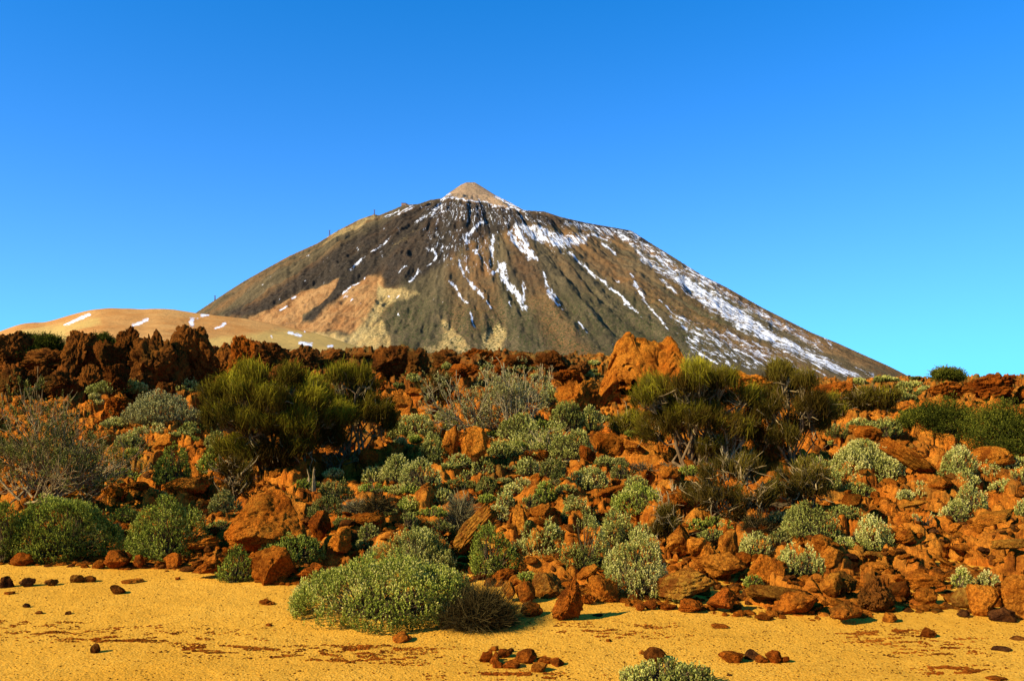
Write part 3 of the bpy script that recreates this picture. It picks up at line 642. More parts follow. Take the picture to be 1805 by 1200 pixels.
def broom(px, base, wpx, top, label, mat='broom', seed=0, dens=1.0, lmk=None, tone0=.7, skew=0, bare=.0, name='broom_bush', group='broom bushes on the slope', stemup=.5, shell=.45, trunks=12, K=None, low=.05):
    x, d, z, w_, h = place(px, base, wpx, top, .3); rs = np.random.RandomState(seed)
    e = root(name, (x, d, z)); tag(e, label, 'bush', group); dp = w_ * .8; s = max(.7, d / 13)
    # the crown is a set of separate tufted heads carried on their own limbs
    K = K or (5 if wpx < 90 else 13 if wpx < 200 else 31)
    v = rnd_dir(rs, 600); v = v[v[:, 2] > -.88]; v *= np.where(rs.uniform(size=(len(v), 1)) < .25, .55, 1.0)
    heads = []
    for c in v:
        if all(np.linalg.norm(c - q) > 1.6 / math.sqrt(K) * (1.2 if K < 6 else 1.0) for q in heads): heads.append(c)
        if len(heads) >= K: break
    heads = np.array(heads); K = len(heads)
    hr = (.40 if K < 6 else .28 if K < 15 else .215) * rs.uniform(.8, 1.25, K)
    half = np.array([w_ / 2, dp / 2, h * (1 - low) / 2]); mid = np.array([skew * w_, 0, h * (1 + low) / 2])
    HC = heads * (1 - hr)[:, None] * rs.uniform(.85, 1.03, (K, 1))
    C, hid = [], []
    for k in range(K):
        m_ = int(11 * dens * (hr[k] * w_ / 2 / .32) ** 1.6 * (1 / s ** .4)) + 7
        u = rnd_dir(rs, m_); u[:, 2] = np.abs(u[:, 2]) * 1.0 - .25; u = unit(u + heads[k] * .5)
        C.append((HC[k] + u * hr[k] * rs.uniform(.55, 1.0, (m_, 1))) * half + mid); hid += [k] * m_
    C = np.concatenate(C); hid = np.array(hid); HCw = HC * half + mid
    ok = C[:, 2] > .08 * h; C, hid = C[ok], hid[ok]; n = len(C)
    ln = .25 * s ** .4 * min(1, .35 + h * .45)
    out = unit(C - np.array([skew * w_ * .5, 0, h * .1]))
    cd = unit(out * (1 - stemup) + np.array([0, 0, stemup]) + rs.normal(size=(n, 3)) * .16)
    ns = int(60 * dens)
    B = np.repeat(C, ns, 0) + rs.normal(size=(n * ns, 3)) * .045 * s
    dr = unit(np.repeat(cd, ns, 0) + rs.normal(size=(n * ns, 3)) * .34)
    L = ln * rs.uniform(.45, 1.15, n * ns); B = B - dr * (L * .5)[:, None]
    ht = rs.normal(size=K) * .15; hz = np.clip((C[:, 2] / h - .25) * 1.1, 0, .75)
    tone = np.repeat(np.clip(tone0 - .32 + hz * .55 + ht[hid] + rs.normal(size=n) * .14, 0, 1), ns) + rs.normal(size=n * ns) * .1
    kp = rs.uniform(size=n * ns) > bare; B, dr, L, tone = B[kp], dr[kp], L[kp], tone[kp]
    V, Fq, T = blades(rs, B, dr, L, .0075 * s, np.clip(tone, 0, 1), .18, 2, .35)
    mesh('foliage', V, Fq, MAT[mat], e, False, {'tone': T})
    # limbs: crooked trunks to every head, boughs to every tuft, bare twigs between
    k = K; b0 = rs.normal(size=(k, 3)) * np.array([.06 * w_, .05 * w_, 0]); sp = HCw * [.8, .8, 1]
    P = np.stack([b0 - [0, 0, .1], b0 * .8 + sp * .25 + rs.normal(size=(k, 3)) * .06, b0 * .3 + sp * .55 + rs.normal(size=(k, 3)) * .09, sp * .8 + rs.normal(size=(k, 3)) * .06, HCw - [0, 0, .05]], 1)
    V, Fq = tubes(P, np.array([.042, .034, .026, .02, .012])[None] * rs.uniform(.6, 1.2, (k, 1)) * min(1, w_ / 2.0) * .8, 6); mesh('trunk', V, Fq, MAT['bark'], e)
    hb = HCw[hid] * .8
    P = np.stack([hb, hb * .6 + C * .4 + rs.normal(size=(n, 3)) * .06, hb * .25 + C * .75 + rs.normal(size=(n, 3)) * .05, C + cd * .08], 1)
    m2 = int(60 * w_ * h) + 20; T0 = P[rs.randint(0, n, m2), 1]; q = unit(rs.normal(size=(m2, 3)) + [0, 0, .3]) * rs.uniform(.12, .35, (m2, 1)) * s ** .4
    P2 = np.stack([T0, T0 + q * .35 + rs.normal(size=(m2, 3)) * .02, T0 + q * .7 + rs.normal(size=(m2, 3)) * .03, T0 + q], 1)
    P = np.concatenate([P, P2]); V, Fq = tubes(P, np.array([.012, .009, .006, .003])[None] * rs.uniform(.6, 1.2, (len(P), 1)) * s ** .5, 4); mesh('branches', V, Fq, MAT['bark_mid'], e)
    if lmk: LAND.append((px, (base + top) / 2, lmk, wpx / 2, (base - top) / 2))
    OCC.append((px, (base + top) / 2, wpx, base - top)); return e

def dead(px, base, wpx, top, label, seed=0, mat='deadwood', n0=9, lean=0.0, kids=(4, 4, 3), lmk=None, leafy=0.0, leafmat='silver', name='dead_shrub', flat=.55, upw=.12, rad=.020, group='leafless shrubs'):
    x, d, z, w_, h = place(px, base, wpx, top, .25); rs = np.random.RandomState(seed)
    e = root(name, (x, d, z)); tag(e, label, 'shrub', group)
    a = rs.uniform(0, 2 * math.pi, n0); el = rs.uniform(.25, 1.2, n0)
    dr = unit(np.stack([np.cos(a) * np.cos(el) * 1.2 + lean, np.sin(a) * np.cos(el) * .8, np.sin(el) * flat * 1.6], -1))
    s0 = rs.normal(size=(n0, 3)) * .11 * [1, 1, 0]
    lv, tips, td, tl = grow(rs, s0, dr, np.full(n0, .30) * rs.uniform(.7, 1.3, n0), len(kids) + 1, kids, np.full(n0, rad), .5, upw)
    A = np.concatenate([P.reshape(-1, 3) for P, _ in lv]); lo, hi = np.percentile(A[:, 0], 1), np.percentile(A[:, 0], 99); ht = np.percentile(A[:, 2], 99.9)
    sc = np.array([w_ / (hi - lo), w_ / (hi - lo) * .9, h / ht]); off = np.array([-(hi + lo) / 2 * sc[0], 0, 0]) if lean == 0 else np.array([-(hi + lo) / 2 * sc[0], 0, 0])
    lv = [(P * sc + off, Rd) for P, Rd in lv]
    put_branches(lv, MAT[mat], e, minr=.0030 * max(.8, d / 10))
    if leafy > 0:
        t = tips * sc + off; k = rs.uniform(size=len(t)) < leafy; t, q_ = t[k], unit(td[k] + [0, 0, .4]); t = np.repeat(t, 6, 0) + rs.normal(size=(len(t) * 6, 3)) * .05; q_ = np.repeat(q_, 6, 0)
        V, Fq, T = leaves(rs, t, q_, np.full(len(t), .09), 7, .032 * max(1, d / 10), .010 * max(1, d / 10), np.full(len(t), .6) + rs.normal(size=len(t)) * .15)
        mesh('foliage', V, Fq, MAT[leafmat], e, False, {'tone': T})
    if lmk: LAND.append((px, (base + top) / 2, lmk, wpx / 2, (base - top) / 2))
    OCC.append((px, (base + top) / 2, wpx * .8, (base - top) * .8)); return e

def tuft(px, base, wpx, top, label, seed=0, mat='drygrass', n=900, droop=.5, lmk=None, name='grass_tuft', width=.005, cat='grass tuft', group='dry tufts'):
    x, d, z, w_, h = place(px, base, wpx, top, .3); rs = np.random.RandomState(seed); n = int(n * 1.6)
    s = max(.7, d / 8); e = root(name, (x, d, z)); tag(e, label, cat, group)
    v = rnd_dir(rs, n); v[:, 2] = np.abs(v[:, 2]); q = rs.uniform(0, 1, n) ** .45 * .86
    b = v * q[:, None] * np.array([w_ / 2, w_ * .42, h]) * (1 + .25 * fbm(v * 2.5 + seed, 3, seed))[:, None]
    dr = unit(v * np.array([.9, .6, .5]) + rs.normal(size=(n, 3)) * .45 + [0, 0, .25])
    L = rs.uniform(.4, 1.1, n) * np.minimum(.16 * s, h * .5)
    V, Fq, T = blades(rs, b, dr, L, width * s, rs.uniform(.1, 1, n) ** 1.5, droop, 3, .4)
    V[:, 2] = np.maximum(V[:, 2], .005)
    mesh('blades', V, Fq, MAT[mat], e, False, {'tone': T})
    k = 90; E = b[:k]; o = rs.normal(size=(k, 3)) * [.05 * w_, .05 * w_, 0]
    P = np.stack([o, o * .6 + E * .4 + rs.normal(size=(k, 3)) * .03, o * .2 + E * .8 + rs.normal(size=(k, 3)) * .02, E * 1.08], 1); P[..., 2] = np.maximum(P[..., 2], .008)
    V, Fq = tubes(P, np.array([.006, .005, .004, .002])[None] * np.ones((k, 1)) * s, 4); mesh('stems', V, Fq, MAT['twig_dark'], e)
    if lmk: LAND.append((px, (base + top) / 2, lmk, wpx / 2, (base - top) / 2))
    OCC.append((px, (base + top) / 2, wpx * .8, (base - top) * .8)); return e

def juniper(px, base, wpx, top, label, seed=0, lmk=None, dens=1.0, group='dark evergreen bushes'):
    x, d, z, w_, h = place(px, base, wpx, top, .3); rs = np.random.RandomState(seed); s = max(.8, d / 12)
    e = root('evergreen_bush', (x, d, z)); tag(e, label, 'bush', group); dp = w_ * .7
    k = int(46 * w_ * max(h, .4) / s * dens) + 14
    v = rnd_dir(rs, k); v[:, 2] = np.abs(v[:, 2]) - .15
    r_ = rs.uniform(.3, 1, k) ** .5 * (1 + .3 * fbm(v * 2 + seed, 2, seed))
    C = v * r_[:, None] * np.array([w_ / 2 - .08, dp / 2 - .08, h * .80]) + [0, 0, h * .12]
    ns = 95; B = np.repeat(C, ns, 0) + rs.normal(size=(k * ns, 3)) * np.array([.12, .12, .07]) * s ** .5 * min(1, .4 + h * .6)
    dr = unit(np.repeat(unit(C + [0, 0, .1]), ns, 0) * .6 + rs.normal(size=(k * ns, 3)) * .5 + [0, 0, .35])
    tone = np.repeat(np.clip(.45 + (vn(C * 2 + seed, 3) - .5) * .9, 0, 1), ns) + rs.normal(size=k * ns) * .15
    V, Fq, T = leaves(rs, B, dr, np.full(k * ns, .07 * s), 6, .026 * s, .010 * s, np.clip(tone, 0, 1), .7)
    mesh('foliage', V, Fq, MAT['juniper'], e, False, {'tone': T})
    P = np.stack([C * .02 - [0, 0, .1], C * .35 + rs.normal(size=(k, 3)) * .04, C * .7 + rs.normal(size=(k, 3)) * .04, C], 1)
    V, Fq = tubes(P, np.array([.03, .018, .010, .004])[None] * np.ones((k, 1)), 5); mesh('branches', V, Fq, MAT['twig_dark'], e)
    if lmk: LAND.append((px, (base + top) / 2, lmk, wpx / 2, (base - top) / 2))
    OCC.append((px, (base + top) / 2, wpx, base - top)); return e

# ------------------------------------------------------------------ rocks
ICO = {}
def ico(level):
    if level not in ICO:
        bm = bmesh.new(); bmesh.ops.create_icosphere(bm, subdivisions=level, radius=1)
        V = np.array([v.co[:] for v in bm.verts]); Fq = np.array([[v.index for v in f.verts] for f in bm.faces]); bm.free(); ICO[level] = (V, Fq)
    return ICO[level]

def cells3(p, seed):
    ip = np.floor(p).astype(np.int64); b = np.full(len(p), 9.0); s2 = np.full(len(p), 9.0)
    for dx in (-1, 0, 1):
        for dy in (-1, 0, 1):
            for dz in (-1, 0, 1):
                c = ip + [dx, dy, dz]
                f = c + np.stack([hsh(c[:, 0], c[:, 1], c[:, 2], seed + k) for k in range(3)], -1)
                d_ = np.linalg.norm(p - f, axis=1); nw = d_ < b
                s2 = np.where(nw, b, np.minimum(s2, d_)); b = np.where(nw, d_, b)
    return b, s2 - b

def rock_geo(seed, level, kind='angular', dents=()):
    rs = np.random.RandomState(seed); V0, Fq = ico(level); v = V0.copy()
    if kind == 'round': npl, lo, hi, keep, am = 14, .72, .95, .25, .07
    elif kind == 'crag': npl, lo, hi, keep, am = 20, .42, .92, .10, .20
    elif kind == 'slab': npl, lo, hi, keep, am = 15, .50, .85, .05, .09
    else: npl, lo, hi, keep, am = 19, .46, .84, .04, .10
    for k in range(npl):
        n = unit(rs.normal(size=3)); dd = rs.uniform(lo, hi)
        s = v @ n - dd; v = v - np.where(s > 0, s * (1 - keep), 0)[:, None] * n
    if kind == 'spire':
        v[:, :2] *= (1.15 - .55 * np.clip(v[:, 2:3] + .6, 0, 1.6) / 1.6)
    v = v + V0 * (am * fbm(V0 * 1.7 + seed, 4, seed % 77))[:, None] * 1.6
    u = v + .25 * np.stack([fbm(v * 2.2 + 5, 3, seed % 31), fbm(v * 2.2 + 9, 3, seed % 37), fbm(v * 2.2 + 21, 3, seed % 41)], -1)
    rg = 1 - np.abs(fbm(u * (1.9 if kind != 'crag' else 2.6), 4, seed % 53)) * 2.4
    v = v - V0 * (np.clip(rg - .72, 0, 1) * (.32 if kind in ('crag',) else .20))[:, None]
    if level >= 4:
        wv = v + .18 * np.stack([fbm(v * 3 + 2, 3, seed % 29), fbm(v * 3 + 12, 3, seed % 23), fbm(v * 3 + 31, 3, seed % 19)], -1)
        st = np.array([1, 1, 1.6]) if kind in ('slab', 'layer') else np.ones(3)
        for fq, am2 in (((2.4, .14), (5.5, .09)) if kind in ('crag', 'spire') else ((1.7, .055), (4.2, .034))):
            b_, e_ = cells3(wv * fq * st, seed % 43); v = v * (1 + am2 * (.35 - b_ * .5) - am2 * np.exp(-(e_ / .10) ** 2) * .9)[:, None]
    v = v + V0 * (fbm(v * 7, 5, seed % 59) * (.055 if kind == 'crag' else .034))[:, None]
    if kind == 'slab' or kind == 'layer':
        t = unit(np.array([rs.uniform(-.3, .3), rs.uniform(-.3, .3), 1.0])); q = v @ t * 5.5 + .6 * fbm(v * 1.5, 3, seed % 61)
        v = v - V0 * (np.exp(-((q - np.round(q)) / .16) ** 2) * .05)[:, None]
    for dn, rr_, dep in dents:
        dn = unit(np.array(dn, float)); a = np.linalg.norm(V0 - dn, axis=1) + .25 * fbm(V0 * 5, 3, 4)
        f = np.clip(1.6 * (1 - a / rr_), 0, 1)[:, None]; v = v * (1 - f * dep) + f * dep * (dn * .25 + np.array([-.30, .15, .22]))
    v = (v - (v.max(0) + v.min(0)) / 2) / ((v.max(0) - v.min(0)) / 2)
    return v, Fq

NR = [0]
def rock(px, base, wpx, hpx, mat='orange', kind='angular', label=None, name='rock', rot=0, lmk=None, sink=.12, level=None, group='lava rocks', depth=.8, dents=(), prof=None, seed=None, cat='rock', holes=()):
    NR[0] += 1; seed = seed if seed is not None else 1000 + NR[0] * 13
    x, d, z = hit(px, base); rs = np.random.RandomState(seed + 5)
    w_ = wpx * d / F; dc = d + .35 * w_ * depth; xc = (px - CX) / F * dc
    w_ = wpx * dc / F; h = CH + (HZ - (base - hpx)) / F * dc - z; h = max(h, .12 * w_)
    lv = level or (6 if wpx * .567 > 75 else 5 if wpx * .567 > 26 else 4 if wpx * .567 > 10 else 3)
    if kind in ('crag', 'spire') and lv in (4, 5): lv += 1
    v, Fq = rock_geo(seed, lv, kind, dents)
    if holes:                                          # broken into a cavity: the shell is open there
        c0 = unit(ico(lv)[0][Fq].mean(1)); keep = np.ones(len(Fq), bool)
        for dn, rr_, st in holes:
            q = (c0 - unit(np.array(dn, float))) / np.array(st); keep &= np.linalg.norm(q, axis=1) + .35 * rr_ * fbm(c0 * 9, 3, 4) * 2 > rr_
        Fq = Fq[keep]
    if prof:
        pf = np.interp(v[:, 0], [q[0] for q in prof], [q[1] for q in prof]); v[:, 2] = -1 + (v[:, 2] + 1) * pf; v[:, 2] = -1 + (v[:, 2] + 1) * 2 / (v[:, 2].max() + 1)
    a = R(rot); dpt = w_ * depth
    if rot:                                            # size so that the turned rock still fills its outline
        ca, sa = abs(math.cos(a)), abs(math.sin(a)); dt = ca * ca - sa * sa
        if abs(dt) > .25: lw, lh = max((w_ * ca - h * sa) / dt, .25 * w_), max((h * ca - w_ * sa) / dt, .35 * h)
        else: lw, lh = 1.15 * max(w_, h), .45 * min(w_, h)
    else: lw, lh = w_, h
    tot = lh * (1 + sink); v = v * np.array([lw / 2, dpt / 2, tot / 2])
    v = np.stack([v[:, 0] * math.cos(a) + v[:, 2] * math.sin(a), v[:, 1], -v[:, 0] * math.sin(a) + v[:, 2] * math.cos(a)], -1)
    top = v[:, 2].max(); v[:, 2] += h - top
    o = mesh(name, v, Fq, MAT[mat], None, True); o.location = (xc, dc, z)
    tag(o, label, cat, group)
    if lmk: LAND.append((px, base - hpx / 2, lmk, wpx / 2, hpx / 2))
    OCC.append((px, base - hpx / 2, wpx, hpx)); return o
# ================================================================== outcrops and boulders
OG = 'outcrops on the skyline'
for a in [
    (20, 645, 78, 62, 'brown', 'crag', 'dark brown lava outcrop at the left end of the skyline', 0, None),
    (95, 655, 110, 44, 'brown', 'crag', 'low brown outcrop under the dark skyline bushes on the left', 0, None),
    (140, 660, 76, 80, 'brown', 'crag', 'knobbly brown outcrop right of the dark green skyline bushes', 0, 'knobbly brown skyline outcrop'),
    (192, 668, 60, 72, 'brown', 'crag', 'brown broken outcrop between the knobbly knob and the high massif', 0, None),
    (222, 655, 56, 82, 'brown', 'spire', 'peaked brown crag at the left end of the high left massif', 8, None),
    (270, 694, 118, 114, 'brown', 'crag', 'widest dark brown massif of the left ridge, with rounded knobs', 0, 'wide brown massif'),
    (316, 690, 40, 78, 'brown', 'crag', 'narrow dark crag wedged right of the wide brown massif', 0, None),
    (352, 686, 88, 114, 'brown', 'spire', 'tall pointed brown rock spire standing on the left ridge', -6, 'pointed brown spire'),
    (395, 662, 40, 54, 'brown', 'crag', 'low brown crag in the gap right of the pointed spire', 0, None),
    (434, 668, 66, 78, 'rust', 'crag', 'squarish brown block right of the dark gap beside the spire', 0, None),
    (482, 660, 66, 60, 'brown', 'crag', 'brown crag on the ridge above the big left broom bush', 0, None),
    (535, 655, 66, 50, 'brown', 'crag', 'low rounded crag behind the top of the left broom bush', 0, None),
    (588, 650, 60, 38, 'brown', 'crag', 'low brown crag where the left ridge dips towards the buff slope', 0, None),
    (640, 648, 50, 28, 'brown', 'crag', 'smallest brown crag in the dip of the skyline', 0, None),
    (688, 672, 66, 64, 'brown', 'crag', 'split brown crag with a dark cleft left of the middle skyline', 0, 'split brown crag'),
    (733, 662, 50, 48, 'brown', 'crag', 'brown crag just right of the split crag on the middle skyline', 0, None),
    (786, 648, 56, 32, 'brown', 'crag', 'low brown knoll on the middle skyline below a buff streak', 0, None),
    (852, 650, 70, 36, 'rust', 'crag', 'rusty low crag on the skyline below the volcano centre', 0, None),
    (915, 650, 56, 28, 'brown', 'crag', 'flat dark crag on the skyline right of the rusty low crag', 0, None),
    (968, 655, 74, 38, 'brown', 'crag', 'dark hummock on the skyline left of the great orange crag', 0, None),
    (1020, 662, 44, 26, 'brown', 'crag', 'little dark shoulder of rock dropping towards the great orange crag', 0, None),
    (1146, 722, 200, 137, 'orange', 'angular', 'great orange crag on the skyline, broad, sloping down to the right', 0, 'great orange crag'),
    (1020, 746, 88, 78, 'orange', 'crag', 'smooth orange mound at the left foot of the great crag', 0, 'smooth orange mound'),
    (1322, 700, 112, 50, 'orange', 'crag', 'orange outcrop showing between the two right broom bushes', 0, None),
    (1470, 700, 90, 28, 'rust', 'crag', 'long low rusty outcrop under the right foot of the volcano', 0, None),
    (1745, 708, 108, 50, 'rust', 'crag', 'broad red outcrop with a jagged top on the right skyline', -4, 'broad red skyline outcrop'),
    (1668, 706, 72, 34, 'rust', 'crag', 'lower red outcrop under the small bush on the right skyline', 0, None),
    (1808, 710, 46, 38, 'rust', 'crag', 'red outcrop cut off by the right edge of the skyline', 0, None)]:
    px, b, w_, h, mt, kd, lab, rt, lm = a
    dn = [((-.7, -.7, .25), .12, .25)] if px == 1146 else []
    pf = [(-1, .5), (-.85, .7), (-.62, 1), (-.38, 1), (-.25, .88), (0, .84), (.2, .80), (.33, .87), (.5, .78), (.75, .68), (1, .35)] if px == 1146 else None
    rock(px, b, w_, h, mt, kd, lab, 'outcrop', rt, lm, .25, 7 if pf else None, OG, .7 if pf else .8, dn, pf, cat='outcrop', holes=[((-.64, -.74, -.36), .25, (1.2, 1.2, .8)), ((-.52, -.82, -.12), .12, (.8, 1, 1.6)), ((-.72, -.66, -.05), .07, (1.6, 1, .8))] if pf else ())

# broken face of the left ridge, between and below its high crags
rs0 = np.random.RandomState(3)
for i, (px, b, w_, h, lab) in enumerate([
    (18, 700, 60, 60, 'dark broken crag under the left end of the ridge, above the half-dead shrub'),
    (68, 690, 56, 46, 'low crag in the ridge face below the widest dark skyline bush'),
    (112, 702, 60, 50, 'lumpy brown crag low in the ridge face, below the knobbly outcrop'),
    (158, 700, 54, 60, 'brown crag low in the ridge face, right of the lumpy one'),
    (205, 706, 58, 66, 'brown crag at the foot of the peaked crag'),
    (246, 716, 60, 60, 'brown crag at the left foot of the wide brown massif'),
    (292, 716, 46, 44, 'dark crag at the right foot of the wide brown massif'),
    (396, 706, 44, 46, 'crag low in the ridge right of the pointed spire'),
    (440, 700, 60, 42, 'low crag below the squarish brown block'),
    (380, 720, 60, 30, 'dark low rocks at the foot of the pointed spire'),
    (505, 690, 60, 50, 'brown crag face half hidden by the left broom bush'),
    (620, 680, 70, 44, 'brown crag face right behind the darker broom bush'),
    (665, 690, 40, 34, 'small crag under the split crag, at its left'),
    (820, 676, 60, 36, 'rusty crag below the skyline knoll in the middle'),
    (890, 672, 50, 30, 'rusty crag below the flat dark skyline crag'),
    (1000, 684, 60, 34, 'brown crag above the smooth orange mound')]):
    rock(px, b, w_, h, 'brown' if px < 640 else 'rust', 'crag', lab, 'crag', rs0.uniform(-15, 15), None, .25, None, 'crags in the ridge face', .8, cat='crag')

